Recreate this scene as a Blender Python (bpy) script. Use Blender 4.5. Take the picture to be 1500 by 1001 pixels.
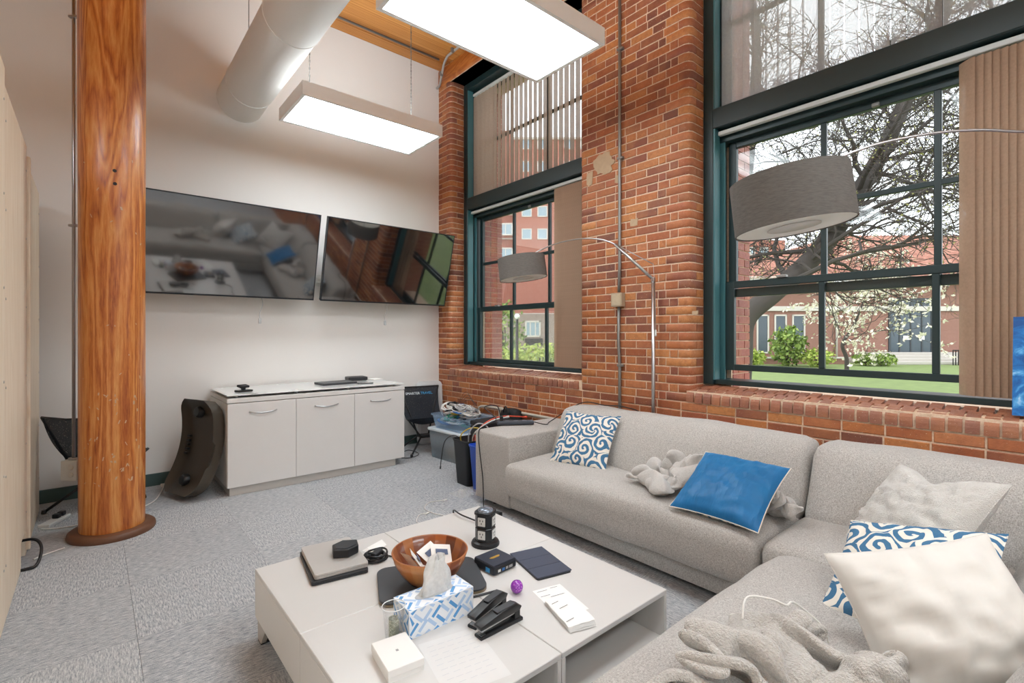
import bpy, bmesh, math, random
from mathutils import Vector, Matrix, noise, Euler
for o in list(bpy.data.objects): bpy.data.objects.remove(o, do_unlink=True)
random.seed(7)
SC = bpy.context.scene
COL = SC.collection
PI = math.pi
R = math.radians
# ------------------------------------------------------------------ camera, world, exposure
F, CX, CY, H = 718.0, 750.0, 490.0, 1.30
W, D, CEIL = 3.25, 5.2, 4.56
YAW = math.atan(614 / 718)
cY, sY = math.cos(YAW), math.sin(YAW)
cam = bpy.data.cameras.new('camera')
camo = bpy.data.objects.new('camera', cam); COL.objects.link(camo)
camo.location = (0, 0, H); camo.rotation_euler = (PI / 2, 0, -YAW)
cam.sensor_width = 36; cam.lens = F / 1500 * 36; cam.shift_y = -10.5 / 1500
cam.clip_start = 0.05; cam.clip_end = 400
SC.camera = camo
wd = bpy.data.worlds.new('overcast_sky'); SC.world = wd; wd.use_nodes = True
nt = wd.node_tree; nt.nodes.clear()
out = nt.nodes.new('ShaderNodeOutputWorld'); bg = nt.nodes.new('ShaderNodeBackground')
bg.inputs['Color'].default_value = (0.90, 0.94, 1.0, 1); bg.inputs['Strength'].default_value = 2.4
nt.links.new(bg.outputs[0], out.inputs[0])
SC.view_settings.view_transform = 'Standard'; SC.view_settings.look = 'None'
SC.view_settings.gamma = 1.0; SC.view_settings.use_curve_mapping = False
SC.view_settings.exposure = 0.32
LAMP = 12.0            # radiance of the ceiling fixtures' diffusers

def ray(px, py):
    d = (px - CX) / F
    return Vector((d * cY + sY, -d * sY + cY, (CY - py) / F))
def onz(px, py, z=0.0):
    r = ray(px, py); t = (z - H) / r.z; return Vector((r.x * t, r.y * t, z))
def onx(px, py, x=W):
    r = ray(px, py); t = x / r.x; return Vector((x, r.y * t, H + r.z * t))
def ony(px, py, y=D):
    r = ray(px, py); t = y / r.y; return Vector((r.x * t, y, H + r.z * t))
def ont(px, py, t):
    r = ray(px, py); return Vector((r.x * t, r.y * t, H + r.z * t))
def projd(p):
    X = p[0] * cY - p[1] * sY; Z = p[0] * sY + p[1] * cY
    if Z < 0.05: return (-9999, -9999, Z)
    return (CX + F * X / Z, CY - F * (p[2] - H) / Z, Z)

# ------------------------------------------------------------------ materials
MATS = {}
def lin(c):
    if isinstance(c, str):
        c = [int(c[i:i + 2], 16) / 255 for i in (0, 2, 4)]
    return tuple(v / 12.92 if v <= 0.04045 else ((v + 0.055) / 1.055) ** 2.4 for v in c[:3])
class NT:
    def __init__(s, name):
        s.m = bpy.data.materials.new(name); s.m.use_nodes = True
        s.t = s.m.node_tree; s.t.nodes.clear()
        s.o = s.n('OutputMaterial'); s.b = None
    def n(s, ty, **kw):
        x = s.t.nodes.new('ShaderNode' + ty)
        for k, v in kw.items(): setattr(x, k, v)
        return x
    def l(s, a, b): s.t.links.new(a, b)
    def mix(s, fac, a, b, blend='MIX'):
        x = s.n('Mix', data_type='RGBA', blend_type=blend)
        for sock, v in ((x.inputs[0], fac), (x.inputs[6], a), (x.inputs[7], b)):
            if hasattr(v, 'is_linked'): s.l(v, sock)
            elif isinstance(v, (int, float)): sock.default_value = v
            else: sock.default_value = (*v, 1)
        return x.outputs[2]
    def math(s, op, a, b=0.0, clamp=False):
        x = s.n('Math', operation=op, use_clamp=clamp)
        for i, v in ((0, a), (1, b)):
            if hasattr(v, 'is_linked'): s.l(v, x.inputs[i])
            else: x.inputs[i].default_value = v
        return x.outputs[0]
    def ramp(s, fac, stops, interp='LINEAR'):
        x = s.n('ValToRGB'); cr = x.color_ramp; cr.interpolation = interp
        while len(cr.elements) < len(stops): cr.elements.new(0.5)
        for e, (p, c) in zip(cr.elements, stops):
            e.position = p; e.color = (*c, 1) if not isinstance(c, (int, float)) else (c, c, c, 1)
        s.l(fac, x.inputs[0]); return x.outputs[0]
    def coord(s, scale=(1, 1, 1), rot=(0, 0, 0), kind='Object', loc=(0, 0, 0)):
        tc = s.n('TexCoord'); mp = s.n('Mapping')
        mp.inputs['Scale'].default_value = scale; mp.inputs['Rotation'].default_value = rot; mp.inputs['Location'].default_value = loc
        s.l(tc.outputs[kind], mp.inputs[0]); return mp.outputs[0]
    def noise(s, vec, scale, detail=3, rough=0.55, dist=0.0):
        x = s.n('TexNoise'); x.inputs['Scale'].default_value = scale; x.inputs['Detail'].default_value = detail
        x.inputs['Roughness'].default_value = rough; x.inputs['Distortion'].default_value = dist
        if vec is not None: s.l(vec, x.inputs['Vector'])
        return x.outputs['Fac']
    def rnd(s):
        a = s.n('ObjectInfo').outputs['Random']; b = s.n('NewGeometry').outputs['Random Per Island']
        return s.math('FRACT', s.math('ADD', a, b))
    def bsdf(s, color, rough=0.6, metal=0.0, spec=0.5, trans=0.0, alpha=None, sheen=0.0, emit=None, estr=0.0, coat=0.0):
        b = s.n('BsdfPrincipled'); s.b = b
        def put(nm, v):
            if hasattr(v, 'is_linked'): s.l(v, b.inputs[nm])
            elif isinstance(v, (tuple, list)): b.inputs[nm].default_value = (*v[:3], 1)
            else: b.inputs[nm].default_value = v
        put('Base Color', color); put('Roughness', rough); put('Metallic', metal); put('Specular IOR Level', spec)
        if trans: put('Transmission Weight', trans)
        if sheen: put('Sheen Weight', sheen)
        if coat: put('Coat Weight', coat); put('Coat Roughness', 0.15)
        if alpha is not None: put('Alpha', alpha)
        if emit is not None: put('Emission Color', emit); put('Emission Strength', estr)
        s.l(b.outputs[0], s.o.inputs[0]); return b
    def bump(s, h, strength=0.3, dist=0.01):
        x = s.n('Bump'); x.inputs['Strength'].default_value = strength; x.inputs['Distance'].default_value = dist
        s.l(h, x.inputs['Height']); s.l(x.outputs[0], s.b.inputs['Normal'])
def M(name, color='808080', rough=0.55, metal=0.0, spec=0.5, var=0.06, nscale=8.0, bumps=0.0, bscale=200.0, sheen=0.0, coat=0.0):
    if name in MATS: return MATS[name]
    t = NT(name); c = lin(color)
    f = t.noise(t.coord(), nscale, 3)
    col = t.mix(f, tuple(v * (1 - var) for v in c), tuple(min(1, v * (1 + var)) for v in c))
    t.bsdf(col, rough, metal, spec, sheen=sheen, coat=coat)
    if bumps: t.bump(t.noise(t.coord(), bscale, 2), bumps, 0.002)
    MATS[name] = t.m; return t.m

def mat_wood(name, stops, scale=(1, 1, 1), rough=0.4, rot=(0, 0, 0), rand=0.25, bump=0.12, coat=0.0, ringscale=4.0):
    t = NT(name); v = t.coord(scale, rot)
    r = t.rnd(); off = t.n('VectorMath', operation='ADD'); cmb = t.n('CombineXYZ')
    k = t.math('MULTIPLY', r, 17.0); t.l(k, cmb.inputs[0]); t.l(k, cmb.inputs[1]); t.l(k, cmb.inputs[2])
    t.l(v, off.inputs[0]); t.l(cmb.outputs[0], off.inputs[1]); v = off.outputs[0]
    big = t.noise(v, ringscale * 0.35, 3, 0.5, 0.6)
    rings = t.math('FRACT', t.math('MULTIPLY', big, 9.0))
    rings = t.math('ABSOLUTE', t.math('SUBTRACT', rings, 0.5))
    fine = t.noise(v, ringscale * 7, 4, 0.65, 0.3)
    f = t.math('ADD', t.math('MULTIPLY', rings, 0.75), t.math('MULTIPLY', fine, 0.65))
    f = t.math('ADD', f, t.math('MULTIPLY', t.math('SUBTRACT', r, 0.5), rand))
    col = t.ramp(f, stops)
    t.bsdf(col, rough, coat=coat); t.bump(fine, bump, 0.01)
    return t.m

def mat_brick(name, pal, gloss=0.0):
    t = NT(name); v = t.coord(kind='Object')
    geo = t.n('NewGeometry').outputs['Position']
    r = t.rnd()
    base = t.ramp(r, [(i / (len(pal) - 1), lin(c)) for i, c in enumerate(pal)])
    n1 = t.noise(geo, 38, 4, 0.65); n2 = t.noise(geo, 7, 2)
    col = t.mix(t.ramp(n1, [(0.35, 0.0), (0.75, 0.55)]), base, lin('865038'))
    col = t.mix(t.ramp(n2, [(0.45, 0.0), (0.8, 0.35)]), col, lin('d08a52'))
    specks = t.ramp(t.noise(geo, 120, 2, 0.6), [(0.68, 0.0), (0.73, 0.7)])
    col = t.mix(specks, col, lin('d9c3ac'))
    t.bsdf(col, t.ramp(n1, [(0.3, 0.45 - gloss), (0.8, 0.75 - gloss)]), spec=0.5)
    t.bump(t.noise(geo, 90, 5, 0.7), 0.55, 0.006)
    return t.m

MATS['brick'] = mat_brick('brick_red', ['96502f', 'ad6238', '7d4738', 'b4693a', 'c07a42', 'a45a3c', '844a3c', 'c6844c', 'b97346', '6f4238', 'a8623e', 'c07a50'])
MATS['sillbrick'] = mat_brick('brick_sill', ['8a5a4a', '96604c', '9e664e', '90604f', 'a56c54'], 0.12)
MATS['extbrick'] = mat_brick('brick_exterior', ['9a4a40', 'a4534a', '94463e', 'ab5a4c'])
def mk_mortar():
    t = NT('mortar'); geo = t.n('NewGeometry').outputs['Position']
    n = t.noise(geo, 45, 4, 0.7)
    t.bsdf(t.ramp(n, [(0.3, lin('cbaa8e')), (0.7, lin('e8d2ba'))]), 0.9, spec=0.2); t.bump(n, 0.6, 0.006); return t.m
MATS['mortar'] = mk_mortar()
def mk_carpet():
    t = NT('carpet_tile'); v = t.coord((1, 1, 1))
    st = t.coord((28, 160, 1))
    a = t.noise(st, 1.0, 3, 0.7, 0.2); b = t.noise(v, 5, 2); c = t.noise(v, 260, 2, 0.6)
    f = t.math('ADD', t.math('MULTIPLY', a, 0.8), t.math('MULTIPLY', c, 0.35))
    f = t.math('ADD', f, t.math('MULTIPLY', t.math('SUBTRACT', t.rnd(), 0.5), 0.05))
    col = t.ramp(f, [(0.36, lin('5d626c')), (0.52, lin('a0a4aa')), (0.64, lin('c3c5c7')), (0.78, lin('e6e6e3'))])
    col = t.mix(t.math('MULTIPLY', b, 0.25), col, lin('aeadaa'))
    t.bsdf(col, 0.95, spec=0.1); t.bump(f, 0.5, 0.006); return t.m
MATS['carpet'] = mk_carpet()
def mk_sofa():
    t = NT('sofa_fabric'); v = t.coord(kind='Object')
    w1 = t.noise(t.coord((460, 130, 460), kind='Object'), 1, 2, 0.6); w2 = t.noise(t.coord((130, 460, 130), kind='Object'), 1, 2, 0.6)
    f = t.math('ADD', t.math('MULTIPLY', w1, 0.5), t.math('MULTIPLY', w2, 0.5))
    big = t.noise(v, 3.5, 3)
    col = t.ramp(f, [(0.34, lin('837e79')), (0.5, lin('b4b0ab')), (0.66, lin('d6d3ce'))])
    col = t.mix(t.math('MULTIPLY', big, 0.3), col, lin('a59d96'))
    t.bsdf(col, 0.92, spec=0.15, sheen=0.25); t.bump(f, 0.35, 0.004); return t.m
MATS['sofa'] = mk_sofa()
def mk_fuzzy(name, lo, hi, scale=60, bump=0.8):
    t = NT(name); v = t.coord()
    n = t.noise(v, scale, 4, 0.7); b = t.noise(v, 5, 3)
    col = t.mix(t.math('ADD', t.math('MULTIPLY', n, 0.7), t.math('MULTIPLY', b, 0.3)), lin(lo), lin(hi))
    t.bsdf(col, 0.95, spec=0.1, sheen=0.6); t.bump(t.math('ADD', n, t.noise(v, scale * 4, 2)), bump, 0.006); return t.m
MATS['fleece'] = mk_fuzzy('fleece_grey', 'b4afa9', 'e2deda')
MATS['fleece2'] = mk_fuzzy('fleece_shaggy', '9d968e', 'e3ded6', 45, 1.2)
MATS['plush'] = mk_fuzzy('plush_white', 'cfcac2', 'e9e5df', 70, 0.9)
def mk_damask():
    # cream scrolls woven on teal: spirals around scattered centres
    t = NT('damask_cushion'); v = t.coord((1, 1, 1))
    nz = t.n('TexNoise'); nz.inputs['Scale'].default_value = 9; nz.inputs['Detail'].default_value = 1; t.l(v, nz.inputs['Vector'])
    sub = t.n('VectorMath', operation='SUBTRACT'); t.l(nz.outputs['Color'], sub.inputs[0]); sub.inputs[1].default_value = (0.5, 0.5, 0.5)
    sc = t.n('VectorMath', operation='SCALE'); sc.inputs['Scale'].default_value = 0.05; t.l(sub.outputs[0], sc.inputs[0])
    ad = t.n('VectorMath', operation='ADD'); t.l(v, ad.inputs[0]); t.l(sc.outputs[0], ad.inputs[1])
    vo = t.n('TexVoronoi', voronoi_dimensions='2D'); vo.inputs['Scale'].default_value = 9.0; vo.inputs['Randomness'].default_value = 0.8; t.l(ad.outputs[0], vo.inputs['Vector'])
    df = t.n('VectorMath', operation='SUBTRACT'); t.l(ad.outputs[0], df.inputs[0]); t.l(vo.outputs['Position'], df.inputs[1])
    sp = t.n('SeparateXYZ'); t.l(df.outputs[0], sp.inputs[0])
    ang = t.math('ARCTAN2', sp.outputs[1], sp.outputs[0])
    dist = t.math('MULTIPLY', vo.outputs['Distance'], 1 / 9.0)
    cs = t.n('SeparateColor'); t.l(vo.outputs['Color'], cs.inputs[0])
    arms = t.math('ADD', t.math('MULTIPLY', t.math('GREATER_THAN', cs.outputs[0], 0.6), 2.0), 1.0)
    ph = t.math('ADD', t.math('MULTIPLY', dist, 2 * PI / 0.038), t.math('MULTIPLY', ang, arms))
    f = t.math('ADD', t.math('SINE', ph), t.math('MULTIPLY', t.math('SUBTRACT', t.noise(v, 30, 1), 0.5), 1.6))
    mask = t.ramp(f, [(0.0, 0.0), (0.06, 1.0)])
    wf = t.noise(t.coord((400, 400, 400)), 1, 2)
    col = t.mix(mask, lin('17628c'), lin('e8e2d6'))
    col = t.mix(t.math('MULTIPLY', wf, 0.22), col, lin('b9c0c4'))
    t.bsdf(col, 0.85, spec=0.2); t.bump(mask, 0.5, 0.004); return t.m
MATS['damask'] = mk_damask()
def mk_velvet():
    t = NT('velvet_blue'); v = t.coord()
    n = t.noise(v, 9, 3); 
    t.bsdf(t.mix(n, lin('0a5c95'), lin('1a76b0')), 0.45, spec=0.4, sheen=0.8)
    t.b.inputs['Sheen Tint'].default_value = (*lin('5aa5d8'), 1)
    t.bump(t.noise(t.coord((14, 3, 3)), 1.6, 3, 0.6, 0.5), 0.4, 0.02); return t.m
MATS['velvet'] = mk_velvet()
MATS['column'] = mat_wood('column_wood', [(0.20, lin('58260e')), (0.40, lin('a5541f')), (0.62, lin('ca7a36')), (0.95, lin('e3a660'))], (4.6, 4.6, 0.42), 0.35, coat=0.25, ringscale=3.4, bump=0.3)
MATS['ceilwood'] = mat_wood('ceiling_wood', [(0.1, lin('7a4318')), (0.5, lin('b4712f')), (0.95, lin('d59a55'))], (0.5, 4, 4), 0.5, rand=0.5)
MATS['platewood'] = mat_wood('plate_wood', [(0.1, lin('7f3f14')), (0.5, lin('ad6026')), (0.95, lin('c98443'))], (4, 0.5, 4), 0.4, coat=0.2)
MATS['palewood'] = mat_wood('pale_wood', [(0.1, lin('d6bfa2')), (0.5, lin('e6d3ba')), (0.95, lin('f2e6d4'))], (3, 7, 0.28), 0.45, rand=0.1, bump=0.03)
MATS['bowlwood'] = mat_wood('bowl_wood', [(0.05, lin('3a1608')), (0.4, lin('7d3a1a')), (0.6, lin('9c5228')), (0.95, lin('cc8450'))], (6, 6, 3), 0.3, rand=0.9, bump=0.05, coat=0.4)
def mk_glass(name, tint=(1, 1, 1), refl=0.06):
    t = NT(name); tr = t.n('BsdfTransparent'); tr.inputs[0].default_value = (*tint, 1)
    gl = t.n('BsdfGlossy'); gl.inputs['Roughness'].default_value = 0.02
    lw = t.n('LayerWeight'); lw.inputs[0].default_value = 0.35
    mx = t.n('MixShader'); f = t.math('MULTIPLY', lw.outputs['Fresnel'], refl / 0.06 * 0.35)
    t.l(f, mx.inputs[0]); t.l(tr.outputs[0], mx.inputs[1]); t.l(gl.outputs[0], mx.inputs[2]); t.l(mx.outputs[0], t.o.inputs[0]); return t.m
MATS['glass'] = mk_glass('window_glass', (0.97, 0.98, 0.97))
MATS['clearplastic'] = mk_glass('clear_plastic', (0.975, 0.98, 0.985), 0.03)
def mk_translucent(name, col, alpha, trans=0.5, streak=None):
    t = NT(name); c = lin(col)
    d = t.n('BsdfDiffuse'); d.inputs[0].default_value = (*c, 1)
    tl = t.n('BsdfTranslucent'); tl.inputs[0].default_value = (*c, 1)
    m1 = t.n('MixShader'); m1.inputs[0].default_value = trans; t.l(d.outputs[0], m1.inputs[1]); t.l(tl.outputs[0], m1.inputs[2])
    tr = t.n('BsdfTransparent'); m2 = t.n('MixShader')
    w = t.noise(t.coord((90, 90, 90)), 1, 2)
    f = t.math('MULTIPLY', t.math('ADD', t.math('MULTIPLY', w, 0.3), 0.85), alpha)
    t.l(f, m2.inputs[0]); t.l(tr.outputs[0], m2.inputs[1]); t.l(m1.outputs[0], m2.inputs[2]); t.l(m2.outputs[0], t.o.inputs[0]); return t.m
MATS['blind_grey'] = mk_translucent('blind_fabric_grey', 'bdb8b6', 0.72, 0.5)
MATS['blind_brown'] = mk_translucent('blind_fabric_taupe', 'b5a396', 0.93, 0.4)
MATS['blind_stack'] = mk_translucent('blind_fabric_stack', 'b89c86', 0.96, 0.3)
MATS['tote'] = mk_translucent('tote_plastic_frosted', 'd3dfe8', 0.40, 0.5)
MATS['tote_blue'] = mk_translucent('tote_plastic_blue', 'b4d0ec', 0.26, 0.5)
MATS['mesh'] = mk_translucent('chair_mesh', '33363c', 0.93, 0.1)
MATS['tissue'] = mk_translucent('tissue_paper', 'f2f2f0', 0.93, 0.4)
MATS['polybag'] = mk_translucent('poly_bag', 'f0f0ee', 0.5, 0.4)
def mk_lamp(name, strength):
    # ribbed acrylic over three fluorescent tubes: brighter bands where the tubes run (local x along the fixture)
    t = NT(name); tc = t.n('TexCoord'); sp = t.n('SeparateXYZ'); t.l(tc.outputs['Object'], sp.inputs[0])
    band = t.math('COSINE', t.math('MULTIPLY', sp.outputs[1], 2 * PI / 0.2))
    band = t.math('ADD', t.math('MULTIPLY', band, 0.5), 0.5)
    e = t.n('Emission'); e.inputs[0].default_value = (0.87, 0.955, 1.0, 1)
    t.l(t.math('MULTIPLY', t.math('ADD', t.math('MULTIPLY', band, 0.7), 0.65), strength), e.inputs[1])
    t.l(e.outputs[0], t.o.inputs[0]); return t.m
MATS['diffuser'] = mk_lamp('fixture_diffuser', LAMP)
MATS['added_uplight'] = mk_lamp('fixture_added_uplight', LAMP * 0.9)  # upward glow added to brighten the ceiling and upper wall
def mk_screen():
    t = NT('tv_screen'); t.bsdf(lin('0c0d10'), 0.06, spec=1.0, coat=1.0); t.b.inputs['Coat Roughness'].default_value = 0.03; t.b.inputs['IOR'].default_value = 1.9; return t.m
MATS['screen'] = mk_screen()
def mk_shade():
    t = NT('lamp_shade_linen'); v = t.coord((40, 40, 260))
    n = t.noise(v, 1, 3, 0.6)
    t.bsdf(t.mix(n, lin('54504c'), lin('7c7772')), 0.9, spec=0.1); t.bump(n, 0.2, 0.003); return t.m
MATS['shade'] = mk_shade()
def mk_wall(name, col):
    t = NT(name); n = t.noise(t.coord(), 1.2, 3); c = lin(col)
    t.bsdf(t.mix(n, tuple(v * 0.97 for v in c), tuple(min(1, v * 1.02) for v in c)), 0.75, spec=0.25)
    t.bump(t.noise(t.coord(), 300, 2), 0.06, 0.001); return t.m
MATS['wallwhite'] = mk_wall('wall_paint', 'ebe8e4')
def mk_leaf(name, lo, hi):
    t = NT(name); r = t.n('NewGeometry').outputs['Random Per Island']
    t.bsdf(t.mix(r, lin(lo), lin(hi)), 0.6, spec=0.3); return t.m
MATS['leaf'] = mk_leaf('leaf_green', '4d6a2e', '9fb45a')
MATS['hedge'] = mk_leaf('leaf_hedge', '7f9a3c', 'c5cf6a')
MATS['blossom'] = mk_leaf('blossom', 'e4dcc4', 'fbf6e6')
MATS['bud'] = mk_leaf('bud', '8a8a4a', 'b9b678')
MATS['bark'] = M('bark', '47413d', 0.9, var=0.3, nscale=14, bumps=0.6, bscale=40)
MATS['lawn'] = M('lawn', '74864c', 0.9, var=0.35, nscale=3, bumps=0.5, bscale=60)
MATS['frame'] = M('frame_green', '1c2f31', 0.38, var=0.08, spec=0.5)
MATS['frame_lit'] = M('frame_green_lit', '3f6f76', 0.4, var=0.08)  # frame paint lightened to carry the daylight falling on the stops
MATS['white'] = M('white_laminate', 'dedbd7', 0.35, var=0.02)
MATS['whitetop'] = M('white_tabletop', 'd3d1ce', 0.28, var=0.015)
MATS['cabwhite'] = M('cabinet_laminate', 'e4e2df', 0.4, var=0.02)
MATS['metal'] = M('brushed_steel', 'b9b9ba', 0.3, 1.0, var=0.05, nscale=60)
MATS['pipe'] = M('conduit_steel', '8c8b88', 0.45, 0.6, var=0.08)
MATS['duct'] = M('duct_paint', 'f2f0ec', 0.55, var=0.03, nscale=3)
MATS['black'] = M('black_plastic', '17181b', 0.4, var=0.1)
MATS['blackm'] = M('black_matte', '1d1d20', 0.7, var=0.12)
MATS['rubber'] = M('dark_rubber', '453d33', 0.5, var=0.15, bumps=0.15)
MATS['baseboard'] = M('baseboard_rubber', '435855', 0.5, var=0.08)
MATS['paper'] = M('paper', 'f0efec', 0.8, var=0.01)
MATS['cable_white'] = M('cable_white', 'e4e2dc', 0.5)
MATS['cable_grey'] = M('cable_grey', 'b4b5b6', 0.5)
MATS['cable_blue'] = M('cable_blue', '2f6fb5', 0.5)
MATS['cable_green'] = M('cable_green', '2c9c7c', 0.5)
MATS['cable_yellow'] = M('cable_yellow', 'c9ab3c', 0.5)
MATS['cable_red'] = M('cable_red', 'e0553a', 0.5)

# ------------------------------------------------------------------ mesh helpers
def obj(name, bm, mat, parent=None, smooth=False, loc=None, rot=None, angle=None):
    me = bpy.data.meshes.new(name)
    if isinstance(bm, bmesh.types.BMesh):
        bm.normal_update(); bm.to_mesh(me); bm.free()
    else:
        me = bm
    if mat is not None:
        for m in (mat if isinstance(mat, (list, tuple)) else [mat]):
            me.materials.append(MATS[m] if isinstance(m, str) else m)
    if smooth:
        for p in me.polygons: p.use_smooth = True
        if angle: me.set_sharp_from_angle(angle=R(angle))
    o = bpy.data.objects.new(name, me); COL.objects.link(o)
    if loc is not None: o.location = loc
    if rot is not None: o.rotation_euler = rot
    if parent is not None: put(o, parent)
    return o
def put(o, parent, local=None):
    # meshes authored in world coordinates are re-based onto their thing
    o.parent = parent
    if parent.get('_world'):
        base = Vector(parent['_world']); o.location = Vector(o.location) - base
def tag(o, label=None, cat=None, group=None, kind=None):
    if label: o['label'] = label
    if cat: o['category'] = cat
    if group: o['group'] = group
    if kind: o['kind'] = kind
    return o
def thing(name, label=None, cat=None, loc=(0, 0, 0), rz=0.0, group=None, world=False, rot=None, kind=None):
    # world=True: children are authored in world coordinates
    o = bpy.data.objects.new(name, None); COL.objects.link(o); o.empty_display_size = 0.05
    o.location = loc; o.rotation_euler = rot if rot else (0, 0, rz)
    if world: o['_world'] = list(loc)
    return tag(o, label, cat, group, kind)
def struct(name, bm=None, mat=None, loc=(0, 0, 0), **k):
    if bm is None:
        o = thing(name, loc=loc, world=True)
    else:
        o = obj(name, bm, mat, **k)
    o['kind'] = 'structure'; return o
def B(): return bmesh.new()
def box(bm, lo, hi, bev=0.0, seg=1, mat=0, mtx=None):
    lo = Vector(lo); hi = Vector(hi)
    r = bmesh.ops.create_cube(bm, size=1.0)
    vs = r['verts']
    for v in vs: v.co = Vector((lo[i] + (v.co[i] + 0.5) * (hi[i] - lo[i]) for i in range(3)))
    fs = set(f for v in vs for f in v.link_faces)
    if bev:
        es = list(set(e for v in vs for e in v.link_edges))
        rr = bmesh.ops.bevel(bm, geom=es, offset=bev, segments=seg, profile=0.5, affect='EDGES')
        fs = set(rr['faces']) | set(f for f in fs if f.is_valid)
        vs = set(v for f in fs for v in f.verts)
    if mat:
        for f in fs: f.material_index = mat
    if mtx is not None:
        for v in set(vs): v.co = mtx @ v.co
    return list(vs)
def bx(lo, hi, bev=0.0, seg=1):
    bm = B(); box(bm, lo, hi, bev, seg); return bm
def tube(bm, pts, r, n=8, closed=False, caps=True, mat=0):
    pts = [Vector(p) for p in pts]; rings = []
    m = len(pts); up = Vector((0, 0, 1)); prev = None
    for i, p in enumerate(pts):
        a = pts[(i - 1) % m] if (i > 0 or closed) else p
        b = pts[(i + 1) % m] if (i < m - 1 or closed) else p
        t = (b - a)
        if t.length < 1e-9: t = Vector((0, 0, 1))
        t.normalize()
        if prev is None:
            u = t.cross(up)
            if u.length < 1e-3: u = t.cross(Vector((1, 0, 0)))
        else:
            u = prev - t * prev.dot(t)
            if u.length < 1e-4: u = t.cross(up)
        u.normalize(); prev = u; w = t.cross(u)
        rr = r[i] if isinstance(r, (list, tuple)) else r
        rings.append([bm.verts.new(p + (u * math.cos(2 * PI * k / n) + w * math.sin(2 * PI * k / n)) * rr) for k in range(n)])
    cnt = m if closed else m - 1
    for i in range(cnt):
        A, Bq = rings[i], rings[(i + 1) % m]
        for k in range(n):
            f = bm.faces.new((A[k], A[(k + 1) % n], Bq[(k + 1) % n], Bq[k])); f.material_index = mat; f.smooth = True
    if caps and not closed:
        for ring, s in ((rings[0], -1), (rings[-1], 1)):
            try:
                f = bm.faces.new(ring if s > 0 else ring[::-1]); f.material_index = mat
            except ValueError: pass
    return rings
def tb(pts, r, n=8, **k):
    bm = B(); tube(bm, pts, r, n, **k); return bm
def lathe(bm, prof, n=24, axis='z', c=(0, 0, 0), mat=0, capb=True, capt=True):
    rings = []
    for (r, z) in prof:
        rings.append([bm.verts.new(Vector((c[0] + r * math.cos(2 * PI * k / n), c[1] + r * math.sin(2 * PI * k / n), c[2] + z))) for k in range(n)])
    for i in range(len(rings) - 1):
        for k in range(n):
            f = bm.faces.new((rings[i][k], rings[i][(k + 1) % n], rings[i + 1][(k + 1) % n], rings[i + 1][k])); f.material_index = mat; f.smooth = True
    if capb and prof[0][0] > 1e-5: bm.faces.new(rings[0][::-1]).material_index = mat
    if capt and prof[-1][0] > 1e-5: bm.faces.new(rings[-1]).material_index = mat
    return rings
def prism(bm, poly, z0, z1, mat=0):
    a = [bm.verts.new((x, y, z0)) for x, y in poly]; b = [bm.verts.new((x, y, z1)) for x, y in poly]
    n = len(poly)
    bm.faces.new(a[::-1]).material_index = mat; bm.faces.new(b).material_index = mat
    for i in range(n):
        bm.faces.new((a[i], a[(i + 1) % n], b[(i + 1) % n], b[i])).material_index = mat
def rrect(w, h, r, n=5, cx=0, cy=0):
    pts = []
    for sx, sy, a0 in ((1, 1, 0), (-1, 1, 90), (-1, -1, 180), (1, -1, 270)):
        for k in range(n + 1):
            a = R(a0 + 90 * k / n)
            pts.append((cx + sx * (w / 2 - r) + r * math.cos(a), cy + sy * (h / 2 - r) + r * math.sin(a)))
    return pts
def bevel_all(bm, off, seg=2, ang=30):
    bm.normal_update()
    es = [e for e in bm.edges if len(e.link_faces) == 2 and e.calc_face_angle(0) > R(ang)]
    bmesh.ops.bevel(bm, geom=es, offset=off, segments=seg, profile=0.5, affect='EDGES')
def xf(bm, m):
    bmesh.ops.transform(bm, matrix=m, verts=bm.verts); return bm
def mx(loc=(0, 0, 0), rot=(0, 0, 0), sc=(1, 1, 1)):
    return Matrix.LocRotScale(Vector(loc), Euler(rot), Vector(sc))
def bez(p0, p1, p2, p3, n=16):
    p0, p1, p2, p3 = map(Vector, (p0, p1, p2, p3)); o = []
    for i in range(n + 1):
        t = i / n; u = 1 - t
        o.append(p0 * u ** 3 + p1 * 3 * u * u * t + p2 * 3 * u * t * t + p3 * t ** 3)
    return o
def smoothpath(pts, n=6):
    pts = [Vector(p) for p in pts]; o = []
    for i in range(len(pts) - 1):
        a = pts[max(i - 1, 0)]; b = pts[i]; c = pts[i + 1]; d = pts[min(i + 2, len(pts) - 1)]
        for k in range(n):
            t = k / n
            o.append(0.5 * ((2 * b) + (c - a) * t + (2 * a - 5 * b + 4 * c - d) * t * t + (3 * b - a - 3 * c + d) * t ** 3))
    o.append(pts[-1]); return o
def text_mesh(name, body, size, mat, parent=None, loc=(0, 0, 0), rot=(0, 0, 0), align='LEFT', ext=0.0):
    cu = bpy.data.curves.new(name, 'FONT'); cu.body = body; cu.size = size; cu.align_x = align; cu.extrude = ext; cu.resolution_u = 2
    tmp = bpy.data.objects.new(name + '_tmp', cu); COL.objects.link(tmp)
    dg = bpy.context.evaluated_depsgraph_get(); me = bpy.data.meshes.new_from_object(tmp.evaluated_get(dg))
    bpy.data.objects.remove(tmp, do_unlink=True)
    me.materials.clear(); me.materials.append(MATS[mat] if isinstance(mat, str) else mat)
    o = bpy.data.objects.new(name, me); COL.objects.link(o); o.location = loc; o.rotation_euler = rot
    if parent is not None: put(o, parent)
    return o
def copy_tree(o, parent=None):
    c = o.copy(); COL.objects.link(c)
    if parent is not None: c.parent = parent
    for ch in [x for x in bpy.data.objects if x.parent == o]: copy_tree(ch, c)
    return c
# ================================================================== the room
YB, XL = -4.2, -4.0            # back of the room behind the photographer, left side
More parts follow.
